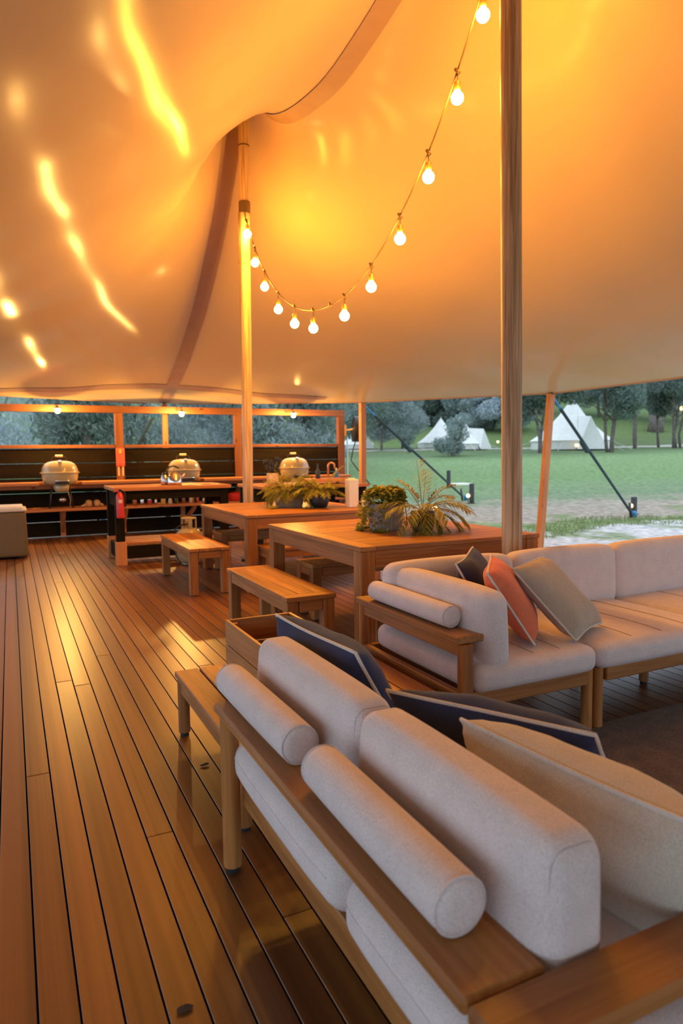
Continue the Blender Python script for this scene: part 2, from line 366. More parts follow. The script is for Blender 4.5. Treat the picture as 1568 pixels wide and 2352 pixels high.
# ------------------------------------------------------------------ canopy (membrane relaxed between poles and edge)
POLE1, POLE2, POLE3 = Vector((2.66, 8.15)), Vector((2.92, 3.50)), Vector((2.95, -1.2))
BXR = [(-7, 8.24), (8.9, 8.24), (11.55, 6.03), (12.95, 2.9)]
BXL = [(-7, -2.9), (8.9, -2.9), (11.55, -1.2), (12.95, 2.3)]
def interp(tab, y):
    for (a, xa), (b, xb) in zip(tab[:-1], tab[1:]):
        if y <= b: return xa+(xb-xa)*(y-a)/(b-a)
    return tab[-1][1]
PEAK = 6.48; EDGE = 2.30; KY = 5.0
def canopy():
    ny, nx = 121, 81
    Y = np.linspace(-7, 12.95, ny); X = np.zeros((ny, nx)); YY = np.repeat(Y[:, None], nx, 1)
    for j, y in enumerate(Y):
        a, b = interp(BXL, y), interp(BXR, y); X[j] = np.linspace(a, b, nx)
    Z = np.full((ny, nx), EDGE); fix = np.zeros((ny, nx), bool); fix[0] = fix[-1] = True; fix[:, 0] = fix[:, -1] = True
    for p in (POLE1, POLE2, POLE3):
        d = np.hypot(X-p.x, YY-p.y); m = d < .14
        if not m.any(): m = d == d.min()
        Z[m] = PEAK; fix |= m
    dx = (X[:, -1]-X[:, 0])/(nx-1); dy = Y[1]-Y[0]
    wx = (1/dx**2)[1:-1, None]; wy = KY/dy**2
    for it in range(2600):
        up = Z.copy()
        # neighbours in y are taken at the same x (rows change width near the far end)
        new = (wx*(Z[1:-1, :-2]+Z[1:-1, 2:])+wy*(Z[:-2, 1:-1]+Z[2:, 1:-1]))/(2*wx+2*wy)
        up[1:-1, 1:-1] = new
        up[fix] = Z[fix]; Z = up
    # tension folds fanning out from the poles and faint ripples of the cloth
    ins = np.minimum(1, np.minimum(np.minimum(X-X[:, :1], X[:, -1:]-X), np.minimum(YY+7, 12.95-YY))/.8)
    Z = Z+ins*.009*np.sin(2*pi*(X*.75+YY*.22))*np.sin(2*pi*(YY*.48-X*.17)+1.3)+ins*.005*np.sin(2*pi*(X*.31-YY*.9)+.6)
    for p in (POLE1, POLE2):
        d = np.hypot(X-p.x, YY-p.y); th = np.arctan2(YY-p.y, X-p.x)
        Z = Z+ins*.022*np.sin(9*th+.7)*np.exp(-d/1.6)*np.minimum(1, d/.5)
    mb = MB()
    mb.v = [Vector((X[j, i], YY[j, i], Z[j, i])) for j in range(ny) for i in range(nx)]
    mb.f = [(j*nx+i, j*nx+i+1, (j+1)*nx+i+1, (j+1)*nx+i) for j in range(ny-1) for i in range(nx-1)]
    root = thing('tent_canopy', (0, 0, 0), 'huge stretched cream tent canopy glowing orange overhead, held up by poles', 'tent canopy')
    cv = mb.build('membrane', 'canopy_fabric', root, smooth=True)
    def zat(x, y):
        t = (y+7)/dy; j = max(0, min(ny-2, int(t))); f = t-j
        def row(jj):
            u = (x-X[jj, 0])/(X[jj, -1]-X[jj, 0])*(nx-1); i = max(0, min(nx-2, int(u))); g = u-i
            return Z[jj, i]*(1-g)+Z[jj, i+1]*g
        return row(j)*(1-f)+row(j+1)*f
    def strip(pts, wd, name='seam_shadow_strip'):
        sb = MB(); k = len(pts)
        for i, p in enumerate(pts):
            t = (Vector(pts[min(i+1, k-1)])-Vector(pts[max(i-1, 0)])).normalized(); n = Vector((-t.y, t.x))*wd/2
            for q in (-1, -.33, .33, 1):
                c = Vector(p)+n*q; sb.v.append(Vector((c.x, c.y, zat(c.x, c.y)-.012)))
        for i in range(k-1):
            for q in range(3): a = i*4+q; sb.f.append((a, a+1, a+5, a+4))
        return sb.build(name, 'seam_shadow_fabric', root, smooth=True)
    def line(a, b, n=60): return [(a[0]+(b[0]-a[0])*i/n, a[1]+(b[1]-a[1])*i/n) for i in range(n+1)]
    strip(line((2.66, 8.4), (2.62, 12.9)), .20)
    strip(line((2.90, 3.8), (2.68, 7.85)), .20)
    strip(line((-.9, 11.6), (2.62, 12.25), 30)+line((2.62, 12.25), (5.3, 11.6), 30)[1:], .16)  # dark strip standing in for the shadow line near the canopy's far edge
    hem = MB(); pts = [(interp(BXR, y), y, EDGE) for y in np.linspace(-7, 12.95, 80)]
    hem.tube(pts, .018, 6); hem.build('edge_hem', 'seam_shadow_fabric', root, smooth=True)
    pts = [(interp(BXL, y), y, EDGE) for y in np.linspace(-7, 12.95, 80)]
    hem = MB(); hem.tube(pts, .018, 6); hem.build('edge_hem', 'seam_shadow_fabric', root, smooth=True)
    return zat
ZAT = canopy()

def pole(base, lean, label, collar_z, r=.064, top=None):
    top = top or ZAT(base[0], base[1])
    t = thing('tent_pole', (base[0], base[1], 0), label, 'tent pole', 'tall timber tent poles')
    o = Vector((base[0], base[1], 0)); L = Vector(lean)
    def pt(z): return o+Vector((L.x*(z-1.2), L.y*(z-1.2), z))
    MB().tube([pt(0), pt(.02)]+[pt(i*.3) for i in range(1, int(top/.3)+1)]+[pt(top-.01)], r, 28).build('shaft', 'pole_wood', t, smooth=True, angle=40)
    if collar_z:
        MB().tube([pt(collar_z), pt(collar_z+.14)], r+.006, 28).build('collar_band', 'cable_brown', t, smooth=True, angle=40)
        MB().tube([pt(5.0), pt(5.015)], r+.004, 28).build('upper_ring', 'cable_brown', t, smooth=True, angle=40)
        MB().tube([pt(collar_z)+Vector((-r-.012, -.01, 0)), pt(collar_z-.6)+Vector((-r-.012, -.01, 0))], .006, 6).build('cable_drop', 'cable_brown', t)
    MB().tube([pt(0), pt(.03)], r+.03, 28).build('foot_plate', 'dark_metal', t, smooth=True, angle=40)
    return pt
pt1 = pole((2.655, 8.15), (.0115, 0, 0), 'round timber tent pole standing behind the far dining table', 4.22)
pt2 = pole((2.885, 3.46), (-.014, 0, 0), 'thick round timber tent pole between the near table and the corner sofa', None)

def post(p, topz, label, w=.1, lean=(0, 0)):
    g = gz(p[0], p[1])-.05
    t = thing('edge_post', (p[0], p[1], g), label, 'post', 'square pine posts along the canopy edge')
    b = Vector((p[0]+lean[0], p[1]+lean[1], g)); tp = Vector((p[0], p[1], topz))
    MB().bar(b, tp, w, w, up=(0, 1, 0)).build('shaft', 'pineZ', t)
    MB().bar(tp-Vector((0, 0, .02)), tp+Vector((0, 0, .03)), .05).build('top_bracket', 'dark_metal', t)
    return tp
e1 = post((6.03, 11.52), 2.28, 'square pine post at the canopy edge beside the wall fan')
e2 = post((8.2, 8.86), 2.28, 'leaning square pine post at the canopy edge behind the corner sofa', lean=(-.22, .0))
e3 = post((2.62, 12.9), 2.28, 'slim post outside the barbecue wall, seen through its middle opening', .09)

# ------------------------------------------------------------------ festoon lights
NODES = [(2.66, 8.06, 4.22), (2.67, 8.04, 4.11), (2.68, 7.78, 3.73), (2.70, 7.52, 3.40), (2.72, 7.15, 3.08), (2.75, 6.76, 2.86), (2.77, 6.32, 2.74), (2.80, 5.98, 2.725), (2.81, 5.70, 2.75),
             (2.84, 5.24, 2.91), (2.87, 4.81, 3.19), (2.89, 4.43, 3.53), (2.905, 4.09, 3.94), (2.90, 3.80, 4.32), (2.89, 3.54, 4.72)]
def festoon(name_loc, label, nodes, skip):
    t = thing('festoon_lights', name_loc, label, 'string lights')
    pts = []
    for a, b in zip(nodes[:-1], nodes[1:]):
        a, b = Vector(a), Vector(b)
        for i in range(5):
            f = i/5; p = a.lerp(b, f); p.z -= .03*(4*f*(1-f))*(b-a).length; pts.append(p)
    pts.append(Vector(nodes[-1]))
    MB().tube(pts, .0055, 6).build('cable', 'cable_brown', t, smooth=True)
    for i, p in enumerate(nodes[1:-1]):
        p = Vector(p)
        c = MB(); c.tube([p+Vector((0, .02, .02)), p+Vector((0, -.02, -.02))], .013, 8); c.build('clip', 'cable_brown', t, smooth=True)
        if i == skip: continue
        if i == 0 and skip >= 0: p = p+Vector((-.005, -.06, 0))
        MB().tube([p, p+Vector((.002, 0, -.075))], .004, 6).build('drop_wire', 'cable_brown', t)
        MB().lathe([(.012, -.07), (.022, -.075), (.024, -.11), (.020, -.128)], p, 14).build('socket', 'socket_brass', t, smooth=True, angle=50)
        prof = [(.016, -.122), (.022, -.135)]+[(.044*sin(a), -.178+.044*cos(a)) for a in np.linspace(.55, pi-.05, 9)]
        MB().lathe(prof, p, 14).build('bulb', 'festoon_glow', t, smooth=True)
festoon((2.8, 5.9, 2.7), 'sagging string of round glowing bulbs hung between the two timber poles', NODES, 6)

# ------------------------------------------------------------------ barbecue kitchen wall
def kitchen():
    wb = struct('wall_back', (2, 12.3, 0))
    xs = [-2.3, -.40, 1.71, 3.82, 5.94]
    for x in xs: MB().box(x-.065, x+.065, 12.24, 12.36, 0, 2.07, .004).build('post', 'frame_pineZ', wb)
    for a, b in zip(xs[:-1], xs[1:]):
        MB().box(a+.067, b-.067, 12.25, 12.35, 1.475, 1.53, .004).build('rail', 'frame_pineX', wb)
    MB().box(-2.4, 6.01, 12.24, 12.36, 2.072, 2.19, .004).build('beam', 'frame_pineX', wb)
    first = None
    for a, b in zip(xs[:-1], xs[1:]):
        for i in range(6):
            z0 = .012+i*.2437; m = MB().box(a+.067, b-.067, 12.27+(i % 2)*.006, 12.31+(i % 2)*.006, z0, z0+.237, .003)
            m.build('wall_board', 'black_stainX', wb)
    # counter with notches for the kettle barbecues
    ct = thing('barbecue_counter', (2, 11.95, .9), 'long pine counter along the black wall with the barbecues set into it', 'counter')
    BB = (.715, 2.70, 4.745)
    segs = [-2.3]+[q for c in BB for q in (c-.31, c+.31)]+[5.85]
    for i in range(0, len(segs), 2):
        MB().box(segs[i], segs[i+1], 11.66, 12.23, .885, .93, .004).build('counter_board', 'pineX', ct)
    for c in BB: MB().box(c-.309, c+.309, 12.05, 12.23, .885, .93, .004).build('counter_board', 'pineX', ct)
    MB().box(-2.3, 5.85, 12.14, 12.23, .81, .883, .003).build('wall_cleat', 'pineX', ct)
    for x in (-1.2, 1.71, 3.82, 5.75):
        MB().bar((x, 12.22, .55), (x, 11.75, .87), .06, .045, up=(1, 0, 0)).build('brace', 'pineZ', ct)
    sh = thing('lower_shelf', (2, 11.95, .46), 'long pine shelf below the barbecue counter', 'shelf')
    for i in range(3):
        MB().box(-2.3, 5.85, 11.70+i*.178, 11.70+i*.178+.172, .465, .51, .004).build('shelf_board', 'pineX', sh)
    for x in (-1.2, .75, 1.72, 2.75, 3.82, 5.7):
        MB().bar((x, 12.22, .10), (x+(.12 if x > 2 else 0), 11.80, .455), .07, .045, up=(1, 0, 0)).build('brace', 'pineZ', sh)
        MB().box(x-.04, x+.04, 12.2, 12.24, .02, .46, .003).build('upright', 'pineZ', sh)
kitchen()

def barbecue(cx, label):
    t = thing('kettle_barbecue', (cx, 11.80, .51), label, 'barbecue', 'cream kettle barbecues along the wall')
    c = (cx, 11.80, 0)
    bowl = [(.12, .885), (.20, .895), (.235, .915), (.258, .96), (.272, 1.03), (.276, 1.072)]
    MB().lathe(bowl, c, 36, 1, .80).build('bowl', 'cream_enamel', t, smooth=True, angle=60)
    lid = [(.278, 1.072), (.300, 1.074), (.302, 1.088), (.280, 1.094), (.272, 1.13), (.252, 1.185), (.222, 1.225), (.18, 1.252), (.11, 1.268), (.05, 1.273), (.005, 1.275)]
    ld = MB().lathe(lid, c, 36, 1, .80).build('lid', 'cream_enamel', t, smooth=True, angle=60)
    MB().lathe([(.03, 0), (.03, .012), (.018, .02)], (cx-.005, 11.80-.15, 1.262), 14).build('vent_knob', 'chrome', ld, smooth=True, angle=50)
    MB().tube([(cx-.12, 11.84, 1.25), (cx-.11, 11.85, 1.31), (cx-.06, 11.86, 1.345), (cx+.06, 11.86, 1.345), (cx+.11, 11.85, 1.31), (cx+.12, 11.84, 1.25)], .007, 8).build('handle_wire', 'dark_metal', ld, smooth=True)
    MB().tube([(cx-.055, 11.86, 1.348), (cx+.055, 11.86, 1.348)], .018, 12).build('handle_grip', 'jar_pale', ld, smooth=True, angle=40)
    MB().rbox(cx-.09, cx+.115, 11.53, 11.60, .905, .955, r=.015, seg=3).build('control_panel', 'black_plastic', t, smooth=True)
    MB().tube([(cx-.085, 11.525, .957), (cx+.11, 11.525, .957)], .008, 8).build('panel_trim', 'chrome', t, smooth=True)
    MB().lathe([(.075, .775), (.09, .78), (.115, .82), (.125, .89)], (cx+.01, 11.75, 0), 20).build('ash_catcher', 'cream_enamel', t, smooth=True)
    MB().lathe([(.02, .615), (.055, .63), (.06, .66), (.03, .685)], (cx+.02, 11.76, 0), 16).build('gas_burner', 'steel', t, smooth=True)
    for sx, sy in ((-1, -1), (1, -1), (-1, 1), (1, 1)):
        MB().tube([(cx+sx*.13, 11.80+sy*.07, .86), (cx+sx*.175, 11.80+sy*.085, .512)], .009, 8).build('leg', 'dark_metal', t, smooth=True)
    MB().tube([(cx+.09, 11.66, .85), (cx+.10, 11.64, .76), (cx+.13, 11.65, .65), (cx+.12, 11.70, .56), (cx+.15, 11.73, .517)], .006, 6).build('gas_hose', 'tan_leather', t, smooth=True)
barbecue(.715, 'cream kettle barbecue at the left end of the black wall')
barbecue(2.70, 'cream kettle barbecue behind the steel kettle, in the middle of the wall')
barbecue(4.745, 'cream kettle barbecue behind the fern planter, right end of the wall')

def hanging_light(x, z, label):
    t = thing('hanging_bulb', (x, 11.85, z), label, 'light bulb', 'bare bulbs hung under the wall beam')
    MB().tube([(x, 12.24, 2.13), (x, 11.86, 2.16), (x, 11.85, z+.08)], .006, 6).build('cord', 'cord_black', t)
    MB().lathe([(.012, .085), (.02, .08), (.02, .045)], (x, 11.85, z), 12).build('socket', 'black_plastic', t, smooth=True, angle=50)
    MB().lathe([(.095, .046), (.097, .050), (.02, .075), (.018, .075), (.016, .066)], (x, 11.85, z), 20).build('added_shade', 'dark_metal', t, smooth=True, angle=40)  # unseen cap added to keep the bulb's upward light off the canopy
    MB().lathe([(.016, .05)]+[(.035*sin(a), .012+.035*cos(a)) for a in np.linspace(.5, pi-.05, 10)], (x, 11.85, z), 14).build('bulb', 'kitchen_glow', t, smooth=True)
hanging_light(.725, 2.05, 'glowing bare bulb under the beam above the left barbecue')
hanging_light(2.70, 2.03, 'glowing bare bulb under the beam above the middle barbecue')
hanging_light(4.765, 2.035, 'glowing bare bulb under the beam above the right barbecue')

def island(x0, x1, y0, y1, z, name, label, low=True):
    t = thing(name, ((x0+x1)/2, (y0+y1)/2, 0), label, 'work bench', 'black framed pine work benches')
    n = 4; d = (y1-y0)/n
    for i in range(n):
        MB().box(x0, x1, y0+i*d, y0+(i+1)*d-.005, z-.045, z, .005).build('top_board', 'pineX', t)
    MB().box(x0+.10, x1-.06, y0+.05, y0+.09, z-.155, z-.047, .004).build('front_apron', 'black_stainX', t)
    MB().box(x0+.10, x1-.06, y1-.09, y1-.05, z-.155, z-.047, .004).build('back_apron', 'black_stainX', t)
    for x in (x0+.02, x1-.13):
        for y in (y0+.04, y1-.14):
            MB().box(x, x+.10, y, y+.10, .29, z-.047, .004).build('leg', 'black_stainZ', t)
            MB().box(x-.012, x+.115, y-.012, y+.09, 0, .29, .004).build('leg_block', 'pineZ', t)
        MB().box(x+.02, x+.06, y0+.15, y1-.15, z-.235, z-.047, .004).build('side_apron', 'black_stainY', t)
        MB().box(x+.02, x+.06, y0+.15, y1-.15, .06, .24, .004).build('side_rail', 'black_stainY', t)
    if low:
        for i in range(4):
            yy = y0+.10+i*(y1-y0-.2)/4
            MB().box(x0+.15, x1-.15, yy, yy+(y1-y0-.2)/4-.05, .245, .27, .003).build('shelf_slat', 'pineX', t)
        MB().box(x0+.12, x1-.12, y0+.03, y0+.07, .08, .235, .004).build('front_rail', 'black_stainX', t)
island(1.10, 2.55, 8.52, 9.45, .95, 'work_bench', 'black framed pine work bench carrying the steel kettle and fire extinguisher')
island(3.04, 4.62, 8.62, 9.85, .90, 'sink_bench', 'pine topped bench with knife block and tap behind the far table', low=False)

# chest cooler
def cooler():
    t = thing('chest_cooler', (-.15, 10.1, 0), 'tan upright chest cooler with pale lid at the left edge', 'cooler')
    MB().rbox(-.52, .165, 9.81, 10.42, .03, .625, r=.03, seg=4, taper=lambda c, u: Vector((c.x*(1+.02*-u[2]), c.y*(1+.02*-u[2]), c.z))).build('body', 'tan_cooler', t, smooth=True, angle=35)
    MB().rbox(-.53, .17, 9.80, 10.43, .622, .655, r=.012, seg=2).build('lid', 'grey_plastic', t, smooth=True, angle=35)
    MB().rbox(-.50, .13, 9.84, 10.40, .65, .69, r=.018, seg=3).build('lid_panel', 'white_plastic', t, smooth=True, angle=35)
    for x in (-.45, .05): MB().box(x, x+.06, 9.85, 10.38, 0, .035, .004).build('foot', 'black_rubber', t)
cooler()

def extinguisher():
    t = thing('fire_extinguisher', (1.17, 8.49, .58), 'red fire extinguisher hanging on the work bench leg', 'fire extinguisher')
    c = (1.165, 8.49, 0)
    MB().lathe([(.035, .585), (.046, .592), (.048, .61), (.048, .83), (.044, .86), (.028, .885), (.018, .90)], c, 20).build('cylinder', 'red_paint', t, smooth=True, angle=50)
    MB().lathe([(.016, .895), (.018, .93), (.010, .935)], c, 12).build('valve', 'dark_metal', t, smooth=True, angle=50)
    MB().bar((1.165, 8.49, .93), (1.10, 8.46, .945), .018, .008).build('lever', 'red_paint', t)
    MB().bar((1.165, 8.49, .912), (1.095, 8.46, .905), .016, .008).build('handle', 'red_paint', t)
    MB().tube([(1.18, 8.48, .915), (1.215, 8.46, .90), (1.222, 8.45, .84), (1.218, 8.45, .72)], .009, 8).build('hose', 'black_rubber', t, smooth=True)
    m = MB()
    for i in range(9):
        a0 = -pi/2-.5+.9*i/9; a1 = a0+.9/9
        m.add([(1.165+.0488*cos(a), 8.49+.0488*sin(a), z) for a, z in ((a0, .77), (a1, .77), (a1, .81), (a0, .81))], [(0, 1, 2, 3)])
    m.build('label_band', 'jar_pale', t)
extinguisher()

def fire_blanket():
    t = thing('fire_blanket', (1.71, 12.2, 1.15), 'red fire blanket pouch with two pale pull tabs on the wall post', 'fire blanket')
    MB().rbox(1.64, 1.78, 12.19, 12.238, 1.16, 1.47, r=.012, seg=3).build('pouch', 'red_cloth', t, smooth=True, angle=40)
    MB().box(1.685, 1.73, 12.182, 12.19, 1.38, 1.45, .001).build('sticker', 'jar_yellow', t)
    for x in (1.675, 1.745): MB().box(x-.012, x+.012, 12.2, 12.21, 1.0, 1.17, .002).build('pull_tab', 'jar_pale', t)
fire_blanket()

def kettle():
    t = thing('steel_kettle', (1.90, 8.86, .95), 'polished steel stove kettle with black handle on the work bench', 'kettle')
    c = (1.90, 8.86, .95)
    MB().lathe([(.085, .002), (.092, .01), (.094, .04), (.082, .10), (.055, .145), (.035, .158), (.03, .165)], c, 28).build('body', 'chrome', t, smooth=True, angle=50)
    MB().lathe([(.034, .163), (.02, .175), (.010, .18), (.014, .195), (.008, .203)], c, 16).build('lid', 'steel', t, smooth=True, angle=50)
    MB().tube([(1.97, 8.85, 1.04), (2.01, 8.85, 1.07), (2.035, 8.85, 1.10)], [.022, .014, .010], 10).build('spout', 'chrome', t, smooth=True)
    MB().tube([(1.82, 8.86, 1.06), (1.80, 8.86, 1.12), (1.83, 8.86, 1.18), (1.90, 8.86, 1.195), (1.96, 8.86, 1.165)], .010, 8).build('handle', 'black_plastic', t, smooth=True)
    p = thing('coffee_pot', (1.80, 8.98, .95), 'small dark lidded pot beside the steel kettle on the work bench', 'pot')
    MB().lathe([(.05, .002), (.055, .01), (.05, .09), (.035, .13)], (1.80, 8.98, .95), 18).build('body', 'steel', p, smooth=True, angle=50)
    MB().lathe([(.036, .13), (.03, .15), (.012, .165)], (1.80, 8.98, .95), 14).build('lid', 'black_plastic', p, smooth=True)
    for i, (x, y, r, lb) in enumerate(((2.06, 8.66, .15, 'loose white paper sheet lying near the kettle on the work bench'), (2.33, 8.80, -.2, 'white paper sheet lying toward the right end of the work bench'))):
        s = MB(); vs = []
        for a in range(5):
            for b in range(4):
                u, v = (a/4-.5)*.26, (b/3-.5)*.18
                vs.append((x+u*cos(r)-v*sin(r), y+u*sin(r)+v*cos(r), .952+.004*sin(a*1.3+b)))
        s.add(vs, [(a*4+b, a*4+b+1, (a+1)*4+b+1, (a+1)*4+b) for a in range(4) for b in range(3)])
        tag(s.build('paper_sheet', 'paper', smooth=True), lb, 'paper', 'papers on the work bench')
kettle()

# things on the lower shelf
def shelf_things():
    rnd = random.Random(5)
    kinds = ['jar_amber', 'chrome', 'jar_red', 'chrome', 'jar_yellow', 'jar_pale', 'jar_green', 'jar_amber', 'jar_pale', 'jar_red', 'steel', 'jar_pale', 'dark_metal']
    names = ['amber', 'silver', 'dark red', 'bright silver', 'yellow', 'pale', 'green', 'brown', 'cream', 'red', 'grey steel', 'straw coloured', 'black']
    pl = ['first', 'second', 'third', 'fourth', 'fifth', 'sixth', 'seventh', 'eighth', 'ninth', 'tenth', 'eleventh', 'twelfth', 'last']
    for i, k in enumerate(kinds):
        x = 1.86+i*.118+rnd.uniform(-.015, .015); r = rnd.uniform(.026, .042); h = rnd.uniform(.09, .15); y = 11.80+rnd.uniform(-.03, .06)
        t = thing('condiment_jar', (x, y, .51), '%s condiment jar, %s from the left in the row on the lower shelf' % (names[i], pl[i]), 'jar', 'condiment jars on the lower shelf')
        MB().lathe([(r*.9, .001), (r, .008), (r, h*.72), (r*.75, h*.82), (r*.7, h*.86)], (x, y, .51), 14).build('jar_body', k, t, smooth=True, angle=45)
        MB().lathe([(r*.78, h*.84), (r*.78, h), (r*.7, h+.004)], (x, y, .51), 14).build('lid', rnd.choice(['steel', 'black_plastic', 'white_plastic']), t, smooth=True, angle=45)
    for i, x in enumerate((1.135, 1.26)):
        t = thing('barbecue_mitt', (x, 11.82, .51), ['tan barbecue mitt on the lower shelf, the one nearer the left barbecue', 'tan barbecue mitt on the lower shelf, the one nearer the small red box'][i], 'mitt', 'tan mitts on the lower shelf')
        MB().rbox(x-.052, x+.052, 11.78, 11.92, .511, .625, r=.045, seg=5).build('palm', 'tan_leather', t, smooth=True)
        MB().tube([(x+(.05 if i else -.05), 11.82, .56), (x+(.085 if i else -.09), 11.80, .535), (x+(.10 if i else -.13), 11.80, .53)], [.022, .02, .010], 10).build('thumb', 'tan_leather', t, smooth=True)
    t = thing('red_box', (1.47, 11.85, .51), 'small red box on the lower shelf by the work bench corner', 'box')
    MB().box(1.435, 1.505, 11.82, 11.89, .511, .60, .004).build('body', 'red_paint', t); MB().box(1.432, 1.508, 11.817, 11.893, .60, .625, .004).build('lid', 'red_cloth', t)
    t = thing('casserole_pot', (3.62, 11.85, .51), 'red enamel casserole pot on the lower shelf beside the timber pole', 'pot')
    c = (3.62, 11.85, .51)
    MB().lathe([(.10, .002), (.125, .02), (.135, .10), (.138, .115)], c, 26).build('body', 'red_paint', t, smooth=True, angle=50)
    MB().lathe([(.142, .115), (.142, .125), (.10, .15), (.03, .162)], c, 26).build('lid', 'red_paint', t, smooth=True, angle=50)
    MB().lathe([(.01, .16), (.02, .175), (.012, .188)], c, 12).build('knob', 'dark_metal', t, smooth=True)
    for s in (-1, 1): MB().tube([(3.62+s*.135, 11.82, .60), (3.62+s*.175, 11.83, .605), (3.62+s*.175, 11.87, .605), (3.62+s*.135, 11.88, .60)], .009, 8).build('handle', 'red_paint', t, smooth=True)
shelf_things()

def gas_bottle():
    t = thing('gas_bottle', (1.93, 8.28, 0), 'white gas bottle with collar handle behind the slatted bench', 'gas bottle')
    c = (1.93, 8.28, 0)
    MB().lathe([(.11, .0), (.11, .03), (.14, .035), (.155, .06), (.157, .34), (.145, .40), (.10, .435), (.04, .45)], c, 28).build('cylinder', 'cream_enamel', t, smooth=True, angle=50)
    for a in (0, .5, 1., 1.5):
        x, y = c[0]+.085*cos(a*pi), c[1]+.085*sin(a*pi)
        MB().bar((x, y, .42), (x, y, .56), .045, .012, up=(cos(a*pi), sin(a*pi), 0)).build('collar_upright', 'cream_enamel', t)
    MB().tube([(c[0]+.088*cos(a), c[1]+.088*sin(a), .565) for a in np.linspace(0, 2*pi, 25)[:-1]], .010, 8, closed=True).build('collar_ring', 'cream_enamel', t, smooth=True)
    MB().lathe([(.02, .44), (.02, .50), (.03, .505), (.03, .53)], c, 12).build('valve', 'socket_brass', t, smooth=True, angle=50)
    MB().tube([(1.91, 8.28, .49), (1.83, 8.25, .49), (1.76, 8.26, .44), (1.74, 8.27, .30), (1.75, 8.2, .12), (1.8, 8.1, .02), (1.95, 8.0, .012)], .010, 8).build('hose', 'black_rubber', t, smooth=True)
gas_bottle()
tag(MB().tube([(2.20, 8.58, .70), (2.24, 8.44, .60), (2.27, 8.40, .35), (2.28, 8.38, .10), (2.25, 8.3, .012), (2.05, 8.15, .008), (1.98, 7.95, .008), (2.05, 7.75, .008)], .006, 6).build('power_cord', 'cord_black', smooth=True),
    'thin black power cord hanging from the work bench down to the floor', 'cord')

# sink bench things
def sink_things():
    t = thing('utensil_holder', (3.40, 9.3, .9), 'pale utensil holder full of dark knives and spatulas on the sink bench', 'utensil holder')
    MB().box(3.33, 3.47, 9.24, 9.36, .901, 1.06, .006).build('holder', 'jar_pale', t)
    rnd = random.Random(9)
    for i in range(11):
        a = 2*pi*i/11; b = Vector((3.40+.04*cos(a), 9.3+.035*sin(a), 1.02)); d = Vector((.35*cos(a)+rnd.uniform(-.1, .1), .3*sin(a), 1)).normalized()
        L = rnd.uniform(.14, .24)
        m = MB(); m.tube([b, b+d*L], .009, 6); m.rbox(*(lambda p: (p.x-.022, p.x+.022, p.y-.008, p.y+.008, p.z-.01, p.z+.055))(b+d*L), r=.008, seg=2); m.build('utensil', 'black_plastic', t, smooth=True)
    t = thing('chopping_block', (4.1, 8.95, .9), 'thick pine chopping block lying on the sink bench', 'chopping board')
    MB().box(3.78, 4.42, 8.75, 9.2, .93, .975, .006).build('board', 'pineX', t)
    for x in (3.82, 4.34):
        for y in (8.78, 9.13): MB().box(x, x+.04, y, y+.04, .901, .93, .002).build('foot', 'pineZ', t)
    t = thing('sink_tap', (4.42, 9.55, .9), 'tall copper gooseneck tap standing on the sink bench', 'tap')
    MB().tube([(4.42, 9.6, .901), (4.42, 9.6, 1.14), (4.43, 9.58, 1.18), (4.46, 9.56, 1.195), (4.49, 9.54, 1.18), (4.50, 9.53, 1.10)], .016, 12).build('spout', 'copper', t, smooth=True)
    MB().lathe([(.03, .001), (.03, .02), (.02, .03)], (4.42, 9.6, .9), 14).build('base', 'copper', t, smooth=True, angle=50)
    MB().tube([(4.42, 9.6, .98), (4.37, 9.58, 1.0)], .008, 8).build('lever', 'copper', t, smooth=True)
    t = thing('detergent_bottle', (4.56, 9.60, .9), 'blue detergent bottle beside the copper tap', 'bottle')
    MB().lathe([(.032, .001), (.038, .01), (.038, .13), (.018, .17)], (4.56, 9.60, .9), 16).build('body', 'blue_plastic', t, smooth=True, angle=50)
    MB().lathe([(.016, .17), (.016, .20), (.008, .21)], (4.56, 9.60, .9), 12).build('cap', 'white_plastic', t, smooth=True, angle=50)
    t = thing('sauce_bottle', (3.98, 9.0, .975), 'dark slim bottle on the chopping block in front of the right barbecue', 'bottle')
    MB().lathe([(.03, .001), (.034, .01), (.034, .10), (.012, .15), (.012, .20)], (3.98, 9.0, .975), 16).build('body', 'dark_pot', t, smooth=True, angle=50)
    MB().lathe([(.014, .19), (.014, .215)], (3.98, 9.0, .975), 12).build('cap', 'black_plastic', t, smooth=True, angle=50)
sink_things()

